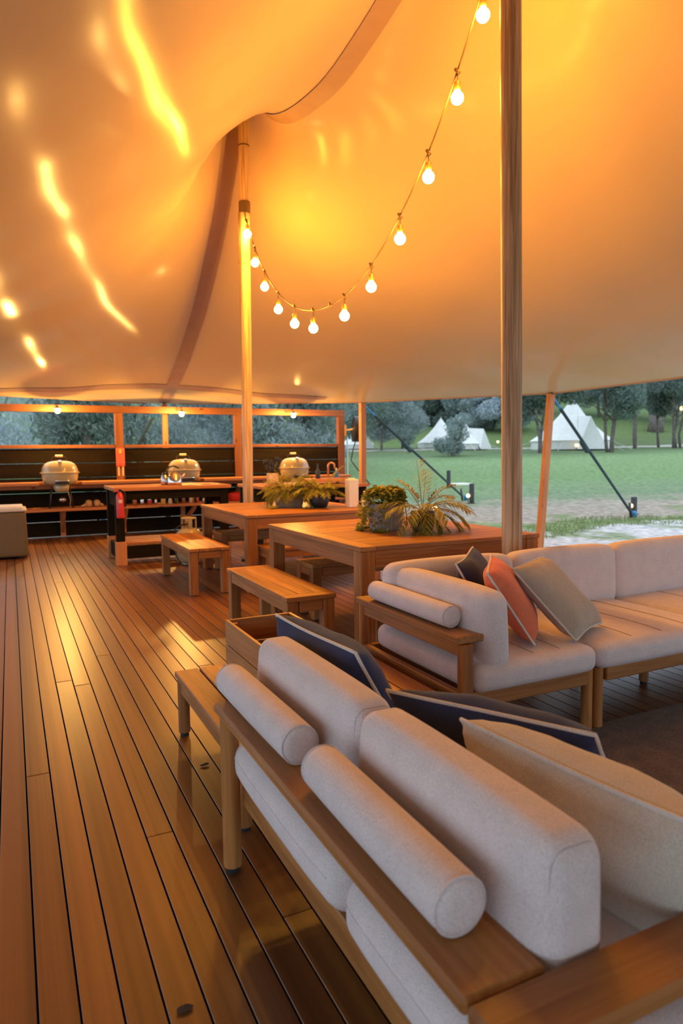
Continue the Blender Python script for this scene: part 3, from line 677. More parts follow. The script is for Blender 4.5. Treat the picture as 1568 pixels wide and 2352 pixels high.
def wall_fan():
    t = thing('wall_fan', (6.12, 12.2, 1.80), 'large black drum fan bracketed to the right wall post', 'fan')
    c = Vector((6.14, 11.98, 1.81)); ax = Vector((.95, -.30, -.06)).normalized()
    prof = [(-.07, .235), (-.065, .25), (.065, .25), (.07, .235)]
    m = MB(); m.tube([c+ax*a for a, r in prof], [r for a, r in prof], 36, cap=False); m.build('drum', 'black_plastic', t, smooth=True, angle=40)
    u = ax.cross(Vector((0, 0, 1))).normalized(); v = ax.cross(u)
    for s in (-1, 1):
        for r in (.05, .10, .15, .20):
            MB().tube([c+ax*(s*.07)+(u*cos(a)+v*sin(a))*r for a in np.linspace(0, 2*pi, 29)[:-1]], .004, 5, closed=True).build('grille_ring', 'dark_metal', t, smooth=True)
        for k in range(6):
            a = pi*k/6; d = u*cos(a)+v*sin(a); MB().tube([c+ax*(s*.07)-d*.24, c+ax*(s*.07)+d*.24], .004, 5).build('grille_spoke', 'dark_metal', t)
    for k in range(3):
        a = 2*pi*k/3; d = u*cos(a)+v*sin(a); e = ax.cross(d)
        MB().add([c+d*.03+e*.03, c+d*.03-e*.03, c+d*.2-e*.06+ax*.03, c+d*.2+e*.06-ax*.02], [(0, 1, 2, 3)]).build('blade', 'dark_metal', t)
    MB().tube([c-ax*.04, c+ax*.04], .05, 14).build('motor', 'dark_metal', t, smooth=True, angle=40)
    MB().tube([c-ax*.05, Vector((6.06, 12.24, 1.80))], .018, 8).build('bracket_arm', 'tan_leather', t, smooth=True)
    MB().box(6.006, 6.05, 12.24, 12.34, 1.68, 1.90, .004).build('bracket_plate', 'tan_leather', t)
    MB().tube([c+Vector((-.03, 0, -.25)), (6.07, 12.0, 1.42), (6.05, 12.05, 1.2), (6.14, 12.0, 1.05), (6.24, 11.9, .9), (6.36, 11.85, .72)], .012, 8).build('cable', 'cord_black', t, smooth=True)
    MB().tube([(6.08, 12.28, 1.68), (6.08, 12.28, .0)], .014, 8).build('conduit', 'steel', t, smooth=True)
wall_fan()

# ------------------------------------------------------------------ dining tables and benches
def table(x0, x1, y0, y1, label):
    t = thing('dining_table', ((x0+x1)/2, (y0+y1)/2, 0), label, 'table', 'square teak dining tables')
    z = .75; b = .115
    MB().box(x0, x0+b, y0, y1, z-.03, z, .003).build('border_board', 'teakY', t)
    MB().box(x1-b, x1, y0, y1, z-.03, z, .003).build('border_board', 'teakY', t)
    n = 12; d = (y1-y0)/n
    for i in range(n): MB().box(x0+b+.002, x1-b-.002, y0+i*d+.001, y0+(i+1)*d-.002, z-.03, z-.0005, .0025).build('top_plank', 'teakX', t)
    for (a, b2, c, e, m) in ((x0+.11, x1-.11, y0+.012, y0+.042, 'teakX'), (x0+.11, x1-.11, y1-.042, y1-.012, 'teakX'), (x0+.012, x0+.042, y0+.11, y1-.11, 'teakY'), (x1-.042, x1-.012, y0+.11, y1-.11, 'teakY')):
        MB().box(a, b2, c, e, z-.135, z-.031, .002).build('apron', m, t)
    for x in (x0+.008, x1-.108):
        for y in (y0+.008, y1-.108): MB().box(x, x+.10, y, y+.10, 0, z-.031, .004).build('leg', 'teakZ', t)
table(1.985, 3.44, 6.17, 7.90, 'large teak dining table nearer the barbecue wall')
table(1.885, 3.29, 3.645, 5.30, 'large teak dining table nearer the corner sofa')

def bench(x0, x1, y0, y1, label, along='Y', end_boards=True, z=.45):
    t = thing('bench', ((x0+x1)/2, (y0+y1)/2, 0), label, 'bench', 'teak benches around the dining tables')
    L0, L1, W0, W1 = (y0, y1, x0, x1) if along == 'Y' else (x0, x1, y0, y1)
    def bx(l0, l1, w0, w1, z0, z1, name, mats, ch=.003):
        m = MB()
        (m.box(w0, w1, l0, l1, z0, z1, ch) if along == 'Y' else m.box(l0, l1, w0, w1, z0, z1, ch)).build(name, mats, t)
    lm, cm = ('teakY', 'teakX') if along == 'Y' else ('teakX', 'teakY')
    e = .085 if end_boards else 0
    if e: bx(L0, L0+e, W0, W1, z-.03, z, 'end_board', cm); bx(L1-e, L1, W0, W1, z-.03, z, 'end_board', cm)
    n = 4 if not e else 3; d = (W1-W0)/n
    for i in range(n): bx(L0+e+(.002 if e else 0), L1-e-(.002 if e else 0), W0+i*d+.002, W0+(i+1)*d-.002, z-.03, z, 'seat_slat', lm)
    bx(L0+.09, L1-.09, W0+.012, W0+.034, z-.10, z-.031, 'apron', lm); bx(L0+.09, L1-.09, W1-.034, W1-.012, z-.10, z-.031, 'apron', lm)
    bx(L0+.012, L0+.034, W0+.09, W1-.09, z-.10, z-.031, 'end_apron', cm); bx(L1-.034, L1-.012, W0+.09, W1-.09, z-.10, z-.031, 'end_apron', cm)
    for l in (L0+.01, L1-.085):
        for w_ in (W0+.008, W1-.083): bx(l, l+.075, w_, w_+.075, .006, z-.031, 'leg', 'teakZ'); bx(l+.005, l+.07, w_+.005, w_+.07, 0, .007, 'foot_pad', 'black_rubber', .001)
bench(1.465, 1.86, 6.30, 7.66, 'teak bench with four long slats at the left of the far table', end_boards=False)
bench(1.465, 1.80, 3.81, 5.08, 'teak bench with end boards at the left of the near table')
bench(2.09, 3.30, 7.42, 7.78, 'dark teak bench tucked under the wall side of the far table', 'X')
bench(2.12, 3.30, 5.96, 6.34, 'teak bench tucked under the sofa side of the far table', 'X')
bench(2.10, 3.12, 4.88, 5.24, 'teak bench tucked under the barbecue side of the near table', 'X')
bench(2.18, 3.12, 3.75, 4.08, 'teak bench tucked under the sofa side of the near table', 'X')
tag(MB().rbox(2.95, 3.25, 7.46, 7.70, .452, .56, r=.04, seg=4, puff=.01).build('red_bag', 'red_cloth', smooth=True), 'soft red bag lying on the bench under the far table', 'bag')

# ------------------------------------------------------------------ plants
def frond(mb, base, d, L, leaflets, ll, droop=.6, wd=.010, stem=None, lift=0.):
    """arching pinnate frond; leaves go in mb, stem in stem"""
    d = Vector(d).normalized(); side = d.cross(Vector((0, 0, 1)))
    side = side.normalized() if side.length > .01 else Vector((1, 0, 0))
    pts = []; p = Vector(base); v = d.copy(); n = 14
    for i in range(n+1):
        pts.append(p.copy()); p = p+v*(L/n); v = (v+Vector((0, 0, -droop/n*1.6))).normalized()
    if stem is not None: stem.tube(pts, [.0035*(1-.7*i/n) for i in range(n+1)], 5)
    for k in range(leaflets):
        f = .22+.78*k/leaflets; q = f*n; i = min(n-1, int(q)); b = pts[i].lerp(pts[i+1], q-i); t = (pts[i+1]-pts[i]).normalized()
        l = ll*(.55+.45*sin(pi*min(1, f*1.05)))*random.uniform(.85, 1.1)
        for s in (-1, 1):
            dirv = (t*.75+side*s*.75+Vector((0, 0, random.uniform(-.25, .15)))).normalized(); nn = dirv.cross(Vector((0, 0, 1)))
            nn = nn.normalized() if nn.length > .01 else side
            e = b+dirv*l+Vector((0, 0, -l*.22)); m_ = b+dirv*l*.45
            mb.add([b, m_+nn*wd*.5, e, m_-nn*wd*.5], [(0, 1, 2, 3)])
def basket(t, c, r, h, mat='clay_grey'):
    """ribbed basket planter"""
    n = 56; o = MB(); prof = [(.82, 0), (.86, .01), (.96, h*.5), (1.0, h*.95), (1.0, h), (.9, h), (.88, h-.02)]
    for rr, z in prof: o.v += [Vector((c[0]+r*rr*(1+(.018 if j % 2 else -.018))*cos(2*pi*j/n), c[1]+r*rr*(1+(.018 if j % 2 else -.018))*sin(2*pi*j/n), c[2]+z)) for j in range(n)]
    for i in range(len(prof)-1):
        for j in range(n): o.f.append((i*n+j, i*n+(j+1) % n, (i+1)*n+(j+1) % n, (i+1)*n+j))
    o.f.append(tuple(range(n)))
    o.build('basket', mat, t)
    MB().lathe([(r*.87, h-.03), (r*.3, h-.015), (.005, h-.012)], c, 20).build('soil', 'soil', t)
def ivy(t, c, r, h, n, seed, spread=1.5, drop=.2):
    rnd = random.Random(seed); mb = MB(); st = MB()
    for k in range(n):
        a = rnd.uniform(0, 2*pi); rr = r*sqrt(rnd.random())*spread*(1+.13*sin(3*a+1)+.09*sin(7*a)); z = h+.06*rnd.random()+.07*(1-(rr/(r*spread))**2)
        side = cos(a-2.85)
        if side < .1 and rr > r*.98: rr = r*rnd.uniform(.3, 1.02); z = h+.05*rnd.random()
        if rr > r: z -= rnd.random()**.7*(drop+h)*min(1, (rr-r)/(r*.25))
        z = max(z, .008)
        p = Vector((c[0]+rr*cos(a), c[1]+rr*sin(a), c[2]+z)); s = rnd.uniform(.013, .026)
        d = Vector((cos(a)+rnd.uniform(-.6, .6), sin(a)+rnd.uniform(-.6, .6), rnd.uniform(-.7, .3))).normalized(); q = d.cross(Vector((rnd.uniform(-1, 1), rnd.uniform(-1, 1), 1))).normalized()
        mb.add([p-d*s*.2, p+q*s*.8+d*s*.3, p+q*s*.4+d*s, p+d*s*1.6, p-q*s*.4+d*s, p-q*s*.8+d*s*.3], [(0, 1, 2, 3, 4, 5)])
    for k in range(16):
        a = 2*pi*k/16; st.tube([(c[0]+r*.5*cos(a), c[1]+r*.5*sin(a), c[2]+h), (c[0]+r*1.05*cos(a), c[1]+r*1.05*sin(a), c[2]+h+.02), (c[0]+r*1.18*cos(a), c[1]+r*1.18*sin(a), c[2]+h*.4+.03), (c[0]+r*1.2*cos(a), c[1]+r*1.2*sin(a), c[2]+.03)], .0025, 5)
    f = mb.build('foliage', 'ivy_leaf', t); f['kind'] = 'stuff'; st.build('stems', 'palm_leaf', t)
def plants():
    z = .75
    t = thing('ivy_basket', (2.50, 4.42, z), 'ribbed grey basket of trailing ivy on the near table', 'potted plant')
    basket(t, (2.50, 4.42, z), .135, .20); ivy(t, (2.50, 4.42, z), .135, .20, 1900, 1, 1.45)
    t = thing('potted_palm', (2.66, 4.16, z), 'feathery palm in a black pot on the near table', 'potted plant')
    c = Vector((2.66, 4.16, z))
    MB().lathe([(.06, .001), (.075, .01), (.09, .10), (.085, .15), (.075, .15), (.07, .135)], c, 24).build('pot', 'dark_pot', t, smooth=True, angle=50)
    MB().lathe([(.072, .13), (.03, .14), (.004, .142)], c, 16).build('soil', 'soil', t)
    mb = MB(); st = MB(); random.seed(21)
    for a, el, L, dr in ((-2.75, .35, .34, 1.1), (-2.2, .30, .30, 1.3), (-1.7, .35, .27, 1.5), (-1.2, .25, .26, 1.6), (-.6, .45, .32, 1.0), (-.15, .55, .36, .8), (.3, .7, .38, .7), (.9, 1.0, .36, .35), (1.3, 1.25, .36, .2), (1.9, 1.0, .30, .5), (2.6, .7, .30, .8), (-3.1, .6, .30, .8), (-.9, .75, .32, .9), (0.1, .9, .34, .6), (-1.45, .8, .30, 1.4), (-2.45, .75, .32, 1.2), (-.4, .2, .34, 1.1), (.6, .45, .40, .8), (-1.9, .15, .28, 1.6)):
        frond(mb, c+Vector((0, 0, .14)), (cos(a)*cos(el), sin(a)*cos(el), sin(el)), L*1.12, 24, .16, dr, .010, st)
    mb.build('fronds', 'palm_leaf', t); st.build('stems', 'palm_leaf', t)
    t = thing('fern_basket', (2.74, 6.98, z), 'grey basket of bushy fine fern on the far table', 'potted plant')
    c = Vector((2.74, 6.98, z)); basket(t, c, .165, .17)
    mb = MB(); st = MB(); rnd = random.Random(4)
    for k in range(300):
        a = rnd.uniform(0, 2*pi); el = rnd.uniform(.15, 1.45)
        frond(mb, c+Vector((.08*cos(a), .08*sin(a), .16)), (cos(a)*cos(el), sin(a)*cos(el), sin(el)), rnd.uniform(.18, .30), 14, .05, rnd.uniform(.6, 2.2), .006, None)
    for k in range(16):
        f = k/15; frond(mb, c+Vector((-.16-.10*f, -.12-.08*f, .012+.02*rnd.random())), (-.8, -.5+rnd.uniform(-.6, .6), .1), .07, 5, .03, .3, .009)
    f = mb.build('foliage', 'fern_leaf', t); f['kind'] = 'stuff'
    t = thing('potted_fern', (2.97, 6.68, z), 'leafy fern in a round charcoal pot on the far table', 'potted plant')
    c = Vector((2.97, 6.68, z))
    MB().lathe([(.06, .001), (.08, .01), (.10, .06), (.10, .11), (.085, .16), (.075, .16), (.07, .14)], c, 26).build('pot', 'dark_pot', t, smooth=True, angle=50)
    MB().lathe([(.075, .135), (.03, .145), (.004, .147)], c, 16).build('soil', 'soil', t)
    mb = MB(); st = MB()
    for k in range(24):
        a = 2*pi*k/24+rnd.uniform(-.2, .2); el = rnd.uniform(.45, 1.2); frond(mb, c+Vector((0, 0, .14)), (cos(a)*cos(el), sin(a)*cos(el), sin(el)), rnd.uniform(.24, .40), 26, .10, rnd.uniform(.4, 1.2), .012, st)
    mb.build('fronds', 'fern_leaf', t); st.build('stems', 'palm_leaf', t)
    t = thing('towel_box', (3.27, 6.50, z), 'tall white paper towel box at the right end of the far table', 'box')
    MB().box(3.215, 3.325, 6.45, 6.56, z+.001, z+.30, .006).build('body', 'white_plastic', t); MB().box(3.24, 3.30, 6.48, 6.53, z+.30, z+.312, .003).build('towel', 'paper', t)
    t = thing('soap_bottle', (3.375, 6.42, z), 'white pump bottle beside the paper towel box', 'bottle')
    c = (3.375, 6.42, z)
    MB().lathe([(.025, .001), (.03, .008), (.03, .10), (.012, .125), (.012, .135)], c, 16).build('body', 'white_plastic', t, smooth=True, angle=50)
    MB().tube([(c[0], c[1], z+.135), (c[0], c[1], z+.165)], .006, 8).build('pump_stem', 'white_plastic', t)
    MB().tube([(c[0]-.01, c[1], z+.168), (c[0]+.035, c[1]-.01, z+.165)], .008, 8).build('pump_head', 'white_plastic', t, smooth=True)
plants()

# ------------------------------------------------------------------ upholstery
def pillow(A, B, C, T, fab, label, seed, cat='cushion', group='scatter cushions on the sofas', pip='piping_fabric', pinch=.07, sag=0.):
    """square scatter cushion from three corners: B shared, A below it, C along the top"""
    A, B, C = map(Vector, (A, B, C)); w_ = C-B; h_ = A-B; n_ = w_.cross(h_).normalized(); ctr = (A+C)/2
    t = thing('scatter_cushion', ctr-Vector((0, 0, .2)), label, cat, group)
    n = 22; rnd = random.Random(seed); ph = [rnd.uniform(0, 6) for _ in range(6)]
    def P(u, v, s):
        uu = u*(1-pinch*(1-v*v)*.6*abs(u)); vv = v*(1-pinch*(1-u*u)*.6*abs(v))
        vv += .022*sin(2.6*u+ph[5])*abs(v); uu += .018*sin(2.8*v+ph[0])*abs(u)
        e = max(0, (1-u**4)*(1-v**4))**.62
        th = T/2*e
        wr = .006*e**.3*(1-e)*(sin(9*u+ph[0]+3*v)+sin(11*v+ph[1]-2*u)+.7*sin(17*(u+v)+ph[2]))+.010*(e*(1-e))*(sin(4*u+5*v+ph[3])+sin(6*u-4*v+ph[4]))
        return ctr+w_*uu/2+h_*vv/2+n_*(s*(th+wr*min(1, e*4)))-n_*sag*(u*u)*.03
    m = MB()
    for s in (1, -1):
        o = len(m.v)
        for i in range(n+1):
            for j in range(n+1):
                m.v.append(P(sin(pi/2*(2*i/n-1)), sin(pi/2*(2*j/n-1)), s))
        for i in range(n):
            for j in range(n):
                q = (o+i*(n+1)+j, o+(i+1)*(n+1)+j, o+(i+1)*(n+1)+j+1, o+i*(n+1)+j+1); m.f.append(q if s > 0 else q[::-1])
    cv = m.build('cover', fab, t, smooth=True)
    pts = []
    for k in range(4):
        for i in range(16):
            f = -1+2*i/16; u, v = ((f, -1), (1, f), (-f, 1), (-1, -f))[k]; pts.append(P(u, v, 0))
    MB().tube(pts, .0055, 7, closed=True).build('piping', pip, t, smooth=True)
    return t

def lean_x(k):
    return lambda c, u: Vector((c.x+k*u[2], c.y, c.z))
def back_taper(axis, thin=.16, shift=.0):
    def f(c, u):
        s = 1-thin*(u[2]+1)/2
        c = c.copy(); c[axis] = c[axis]*s+shift*(u[2]+1)/2
        return c
    return f
def end_seam(par, x0, x1, z0, z1, y, s, r, tp):
    q = .7071*r; d = r-q; pts = []
    for cx, cz, a0 in ((x1-r, z1-r, 0), (x0+r, z1-r, pi/2), (x0+r, z0+r, pi), (x1-r, z0+r, 1.5*pi)):
        for k in range(6):
            a = a0+pi/2*k/5; px_, pz_ = cx+q*1.02*cos(a), cz+q*1.02*sin(a)
            cc = Vector((px_-(x0+x1)/2, 0, pz_-(z0+z1)/2)); cc = tp(cc, (0, 0, 2*cc.z/(z1-z0))); pts.append((cc.x+(x0+x1)/2, y+s*d, cc.z+(z0+z1)/2))
    MB().tube(pts, .0022, 5, closed=True).build('seam', 'seam_thread_shadow', par, smooth=True)
def bolster(t, p0, p1, r, name='bolster', fab='grey_fabric'):
    p0, p1 = Vector(p0), Vector(p1); d = (p1-p0).normalized(); L = (p1-p0).length
    prof = [(0, r*.55), (.004, r*.80), (.014, r*.94), (.03, r), (L*.25, r*1.015), (L*.5, r*1.02), (L*.75, r*1.015), (L-.03, r), (L-.014, r*.94), (L-.004, r*.80), (L, r*.55)]
    o = MB().tube([p0+d*a for a, _ in prof], [q for _, q in prof], 36).build(name, fab, t, smooth=True, angle=70)
    for q, s in ((p0, 1), (p1, -1)):
        ref = Vector((0, 0, 1)); a = d.cross(ref).normalized(); b = d.cross(a)
        MB().tube([q+d*(s*.012)+(a*cos(x)+b*sin(x))*r*.945 for x in np.linspace(0, 2*pi, 41)[:-1]], .0025, 5, closed=True).build('seam', fab, o, smooth=True)

def near_sofa():
    t = thing('long_sofa', (.95, 1.3, 0), 'grey cushioned teak sofa in the foreground, seen from behind', 'sofa')
    # timber frame
    MB().box(.535, .690, .735, 2.045, .515, .545, .008).build('back_shelf', 'teakY', t)
    MB().box(.535, 1.45, .622, .732, .515, .545, .008).build('arm_board', 'teakX', t)
    for (x, y) in ((.578, 2.02), (.60, .672), (1.34, 2.02), (1.36, .672)):
        top = .514 if (x < 1 or y < 1) else .28
        MB().tube([(x, y, .018), (x, y, top)], .029, 20).build('leg', 'teakZ', t, smooth=True, angle=40)
        MB().tube([(x, y, 0), (x, y, .019)], .022, 16).build('leg_cap', 'black_rubber', t, smooth=True, angle=40)
    MB().box(.610, .635, .66, 2.0, .215, .295, .004).build('seat_rail', 'teakY', t)
    MB().box(1.31, 1.335, .66, 2.0, .215, .295, .004).build('seat_rail', 'teakY', t)
    for y in (.66, 1.985): MB().box(.636, 1.309, y, y+.025, .215, .295, .004).build('cross_rail', 'teakX', t)
    for i in range(9): MB().box(.640, 1.308, .76+i*.14, .81+i*.14, .265, .288, .003).build('seat_slat', 'teakX', t)
    # cushions
    for a, b in ((1.262, 2.035), (.635, 1.250)):
        s = MB().rbox(.588, 1.33, a, b, .292, .43, r=.055, seg=6, puff=.012).build('seat_cushion', 'grey_fabric', t, smooth=True)
        MB().tube([(.5885-.012*max(0, 1-(2*(.06+.88*i/20)-1)**4)*(1-.28**4)*1.0, a+(b-a)*(.06+.88*i/20), .38) for i in range(21)], .0016, 5).build('seam', 'grey_fabric', s)
    for a, b in ((1.395, 2.11), (.742, 1.388)):
        c = MB().rbox(.676, .826, a, b, .40, .715, r=.045, seg=7, puff=.008, taper=back_taper(0, .24, .01)).build('back_cushion', 'grey_fabric', t, smooth=True)
        for e in (a, b): end_seam(c, .676, .826, .40, .715, e, 1 if e == a else -1, .045, back_taper(0, .24, .01))
    bolster(t, (.606, 2.095, .598), (.612, 1.505, .598), .051)
    bolster(t, (.612, 1.40, .598), (.606, .83, .598), .051)
near_sofa()

def corner_sofa():
    t = thing('corner_sofa', (2.5, 2.75, 0), 'grey cushioned teak corner sofa in front of the near dining table', 'sofa')
    # end arm
    MB().box(1.640, 1.775, 2.295, 3.235, .515, .548, .005).build('arm_board', 'teakY', t)
    MB().box(1.777, 4.6, 3.10, 3.235, .515, .548, .005).build('back_board', 'teakX', t)
    MB().box(1.655, 1.705, 2.275, 2.325, .215, .514, .004).build('arm_post', 'teakZ', t)
    MB().box(1.665, 1.695, 2.33, 3.20, .455, .514, .004).build('arm_rail', 'teakY', t)
    MB().box(1.655, 1.690, 2.326, 3.18, .185, .300, .004).build('side_rail', 'teakY', t)
    for (x, y, z) in ((1.675, 3.205, .514), (1.68, 2.30, .214), (2.385, 2.315, .30), (2.452, 2.315, .30), (3.175, 2.66, .25), (3.20, 3.2, .51), (2.42, 3.2, .51), (4.4, 2.315, .3), (4.4, 3.2, .51)):
        MB().tube([(x, y, .014), (x, y, z)], .026, 18).build('leg', 'teakZ', t, smooth=True, angle=40)
        MB().tube([(x, y, 0), (x, y, .015)], .02, 14).build('leg_cap', 'black_rubber', t, smooth=True, angle=40)
    MB().box(1.706, 2.358, 2.282, 2.312, .235, .305, .004).build('front_rail', 'teakX', t)
    MB().box(2.480, 4.5, 2.282, 2.312, .235, .305, .004).build('front_rail', 'teakX', t)
    MB().box(1.70, 4.5, 3.15, 3.18, .215, .30, .004).build('back_rail', 'teakX', t)
    for i in range(18): MB().box(1.75+i*.155, 1.80+i*.155, 2.315, 3.148, .262, .290, .003).build('seat_slat', 'teakY', t)
    for k, (a, b) in enumerate(((1.71, 2.405), (2.42, 3.30), (3.315, 4.5))):
        s = MB().rbox(a, b, 2.262, 3.14, .295, .415, r=.045, seg=6, puff=.014).build('seat_cushion', 'grey_fabric', t, smooth=True)
        for q in ((.3, .5, .72) if k == 0 else (.28, .52, .76)):
            x = a+(b-a)*q
            MB().tube([(x, 2.2635+.045*(1-cos(w_)), .37+.045*sin(w_)+.001) for w_ in np.linspace(.3, 1.5, 7)]+[(x, 2.262+.878*f, .4155+.014*(1-(2*q-1)**4)*(1-(2*f-1)**4)) for f in np.linspace(.06, .85, 16)], .0022, 5).build('seam', 'seam_thread_shadow', s, smooth=True)
    MB().rbox(1.765, 1.915, 2.28, 3.06, .385, .715, r=.05, seg=7, puff=.016, taper=back_taper(0, .12, -.01)).build('end_cushion', 'grey_fabric', t, smooth=True)
    for a, b in ((1.74, 2.53), (2.54, 3.325), (3.335, 4.3)):
        MB().rbox(a, b, 2.985, 3.13, .385, .735, r=.05, seg=7, puff=.016, taper=back_taper(1, .12, .01)).build('back_cushion', 'grey_fabric', t, smooth=True)
    bolster(t, (1.703, 3.13, .600), (1.703, 2.42, .600), .050)
corner_sofa()

def corner_table():
    t = thing('corner_table', (1.14, 2.72, 0), 'low slatted teak table in the corner between the two sofas', 'table')
    x0, x1, y0, y1 = .655, 1.60, 2.20, 3.19; n = 8; d = (x1-x0)/n
    for i in range(n): MB().box(x0+i*d, x0+(i+1)*d-.008, y0, y1, .272, .30, .004).build('top_slat', 'teakY', t)
    for (a, b, c, e, m) in ((x0+.015, x0+.04, y0+.05, y1-.05, 'teakY'), (x1-.04, x1-.015, y0+.05, y1-.05, 'teakY'), (x0+.05, x1-.05, y0+.015, y0+.04, 'teakX'), (x0+.05, x1-.05, y1-.04, y1-.015, 'teakX')):
        MB().box(a, b, c, e, .205, .271, .003).build('apron', m, t)
    for x in (x0+.03, x1-.03):
        for y in (y0+.03, y1-.04):
            MB().tube([(x, y, .016), (x, y, .271)], .027, 20).build('leg', 'teakZ', t, smooth=True, angle=40); MB().tube([(x, y, 0), (x, y, .017)], .02, 14).build('leg_cap', 'black_rubber', t, smooth=True, angle=40)
    c = thing('wooden_crate', (1.04, 2.84, .30), 'open teak crate standing on the low slatted table', 'crate')
    x0, x1, y0, y1, z0, z1 = .875, 1.205, 2.58, 3.08, .301, .545
    MB().box(x0, x1, y0, y1, z0, z0+.015, .002).build('base', 'teakY', c)
    for k in range(2):
        a, b = z0+.017+k*.116, z0+.017+k*.116+.111
        MB().box(x0, x0+.016, y0, y1, a, b, .002).build('side_board', 'teakY', c); MB().box(x1-.016, x1, y0, y1, a, b, .002).build('side_board', 'teakY', c)
        MB().box(x0+.017, x1-.017, y0, y0+.016, a, b, .002).build('end_panel', 'teakX', c); MB().box(x0+.017, x1-.017, y1-.016, y1, a, b, .002).build('end_panel', 'teakX', c)
    for x in (x0+.017, x1-.049):
        for y in (y0+.017, y1-.049): MB().box(x, x+.032, y, y+.032, z0+.016, z1-.012, .002).build('corner_post', 'teakZ', c)
corner_table()

G = 'scatter cushions on the sofas'
pillow((1.02, 2.30, .42), (.845, 2.30, .735), (.885, 1.74, .73), .18, 'navy_fabric', 'navy cushion with pale piping at the crate end of the foreground sofa', 1)
pillow((1.06, 1.56, .42), (.875, 1.55, .685), (1.14, 1.08, .685), .17, 'navy_fabric', 'navy cushion with pale piping leaning in front of the big cream cushion', 2)
pillow((1.06, 1.20, .42), (.905, 1.245, .70), (.985, .70, .70), .21, 'cream_fabric', 'large cream cushion in the right foreground with pale piping', 3)
pillow((2.08, 2.62, .43), (1.93, 2.72, .775), (2.24, 3.0, .80), .12, 'navy_fabric', 'navy cushion peeking above the end cushion of the corner sofa', 4)
pillow((2.115, 2.37, .435), (1.885, 2.42, .775), (2.16, 2.75, .80), .14, 'coral_fabric', 'coral orange cushion leaning on the corner sofa', 5)
pillow((2.335, 2.345, .435), (2.11, 2.53, .765), (2.44, 2.68, .775), .14, 'beige_fabric', 'plain beige cushion on the corner sofa to the right of the orange one', 6)

# ------------------------------------------------------------------ outside: ropes, stakes, lamps, tents, trees
def gpt(x, y):
    """where the photograph's pixel meets the ground outside"""
    d = FWD*1568+RGT*(x-784)-UPV*(y-1176); lo, hi = 2/1568, 250/1568
    p0 = Vector((0, 0, 1.31)); f = lambda t: (p0+d*t).z-gz((p0+d*t).x, (p0+d*t).y)
    t = 8/1568
    while t < hi and f(t) > 0: t += .25/1568
    a, b = t-.25/1568, t
    for _ in range(30):
        m = (a+b)/2
        if f(m) > 0: a = m
        else: b = m
    q = p0+d*b; return Vector((q.x, q.y, gz(q.x, q.y)))
def guy(top, foot, label, strap=True):
    t = thing('guy_rope', foot, label, 'guy rope', 'guy ropes of the canopy')
    top = Vector(top); d = foot-top
    MB().tube([top+d*f for f in (0, .08)], .018, 8).build('shackle', 'strap_blue', t)
    MB().tube([top+d*.07, foot+Vector((0, 0, .15))], .028, 8).build('rope', 'rope_teal', t, smooth=True)
    p = top+d*.30; MB().tube([p, p+d*.07], .05, 8).build('ratchet', 'rope_teal', t, smooth=True)
    MB().tube([foot+Vector((-.03, 0, .35)), foot+Vector((.05, .02, -.05))], .03, 8).build('stake', 'dark_metal', t, smooth=True)
    MB().tube([foot+Vector((.12, 0, .14)), foot+Vector((.16, .02, .02))], .05, 8).build('strap_end', 'strap_blue', t, smooth=True)
    return t
g1 = gpt(1060, 1150); g2 = gpt(1447, 1190)
guy(e1+Vector((.05, 0, -.05)), g1, 'dark guy rope running from the post by the fan to a blue stake')
guy(e2+Vector((.05, 0, -.05)), g2, 'dark teal guy rope running from the leaning post to a stake by the gravel')
guy(e3+Vector((-.1, .05, -.05)), Vector((1.75, 16.5, gz(1.75, 16.5))), 'blue guy rope seen through the opening above the barbecue wall')

def bollard(px_, label, h=.45, lamp=True):
    p = gpt(*px_); t = thing('bollard_light', p, label, 'garden light', 'black bollard lights on the lawn')
    MB().lathe([(.07, -.05), (.07, h*.95), (.06, h)], p, 14).build('column', 'black_plastic', t, smooth=True, angle=45)
    MB().lathe([(.10, -.03), (.10, .02)], p, 14).build('base', 'dark_metal', t)
    if lamp:
        q = p+Vector((-.16, -.05, 0)); MB().tube([q, q+Vector((0, 0, .17))], .012, 6).build('lamp_stem', 'black_plastic', t)
        MB().lathe([(.05*sin(a), .22-.05*cos(a)) for a in np.linspace(.15, pi-.1, 9)], q, 12).build('lamp', 'garden_glow', t, smooth=True)
bollard((1083, 1156), 'black bollard light beside the blue stake on the lawn', .55)
bollard((1030, 1120), 'black bollard light farther back on the lawn, under the rope', .6, False)
bollard((1455, 1182), 'black bollard light at the foot of the teal rope', .42)
def glowlamp(px_, h, label, r=.07):
    p = gpt(*px_); t = thing('garden_lamp', p, label, 'garden light', 'small glowing garden lamps')
    MB().tube([p+Vector((0, 0, -.1)), p+Vector((0, 0, h))], .02, 6).build('stem', 'black_plastic', t)
    MB().lathe([(r*sin(a), h+r-r*cos(a)) for a in np.linspace(.15, pi-.1, 9)], p, 12).build('lamp', 'garden_glow', t, smooth=True)
glowlamp((998, 1186), .16, 'small warm lamp glowing behind the palm on the near table', .05)
glowlamp((937, 1042), .3, 'warm garden lamp by the path in front of the trees', .12)
glowlamp((1143, 1024), .3, 'warm garden lamp beside the bell tent near the round pole', .12)
glowlamp((1323, 1035), .3, 'warm garden lamp on the lawn edge right of the leaning post', .12)
glowlamp((1564, 960), 1.0, 'amber garden lamp high on the slope at the right edge', .25)

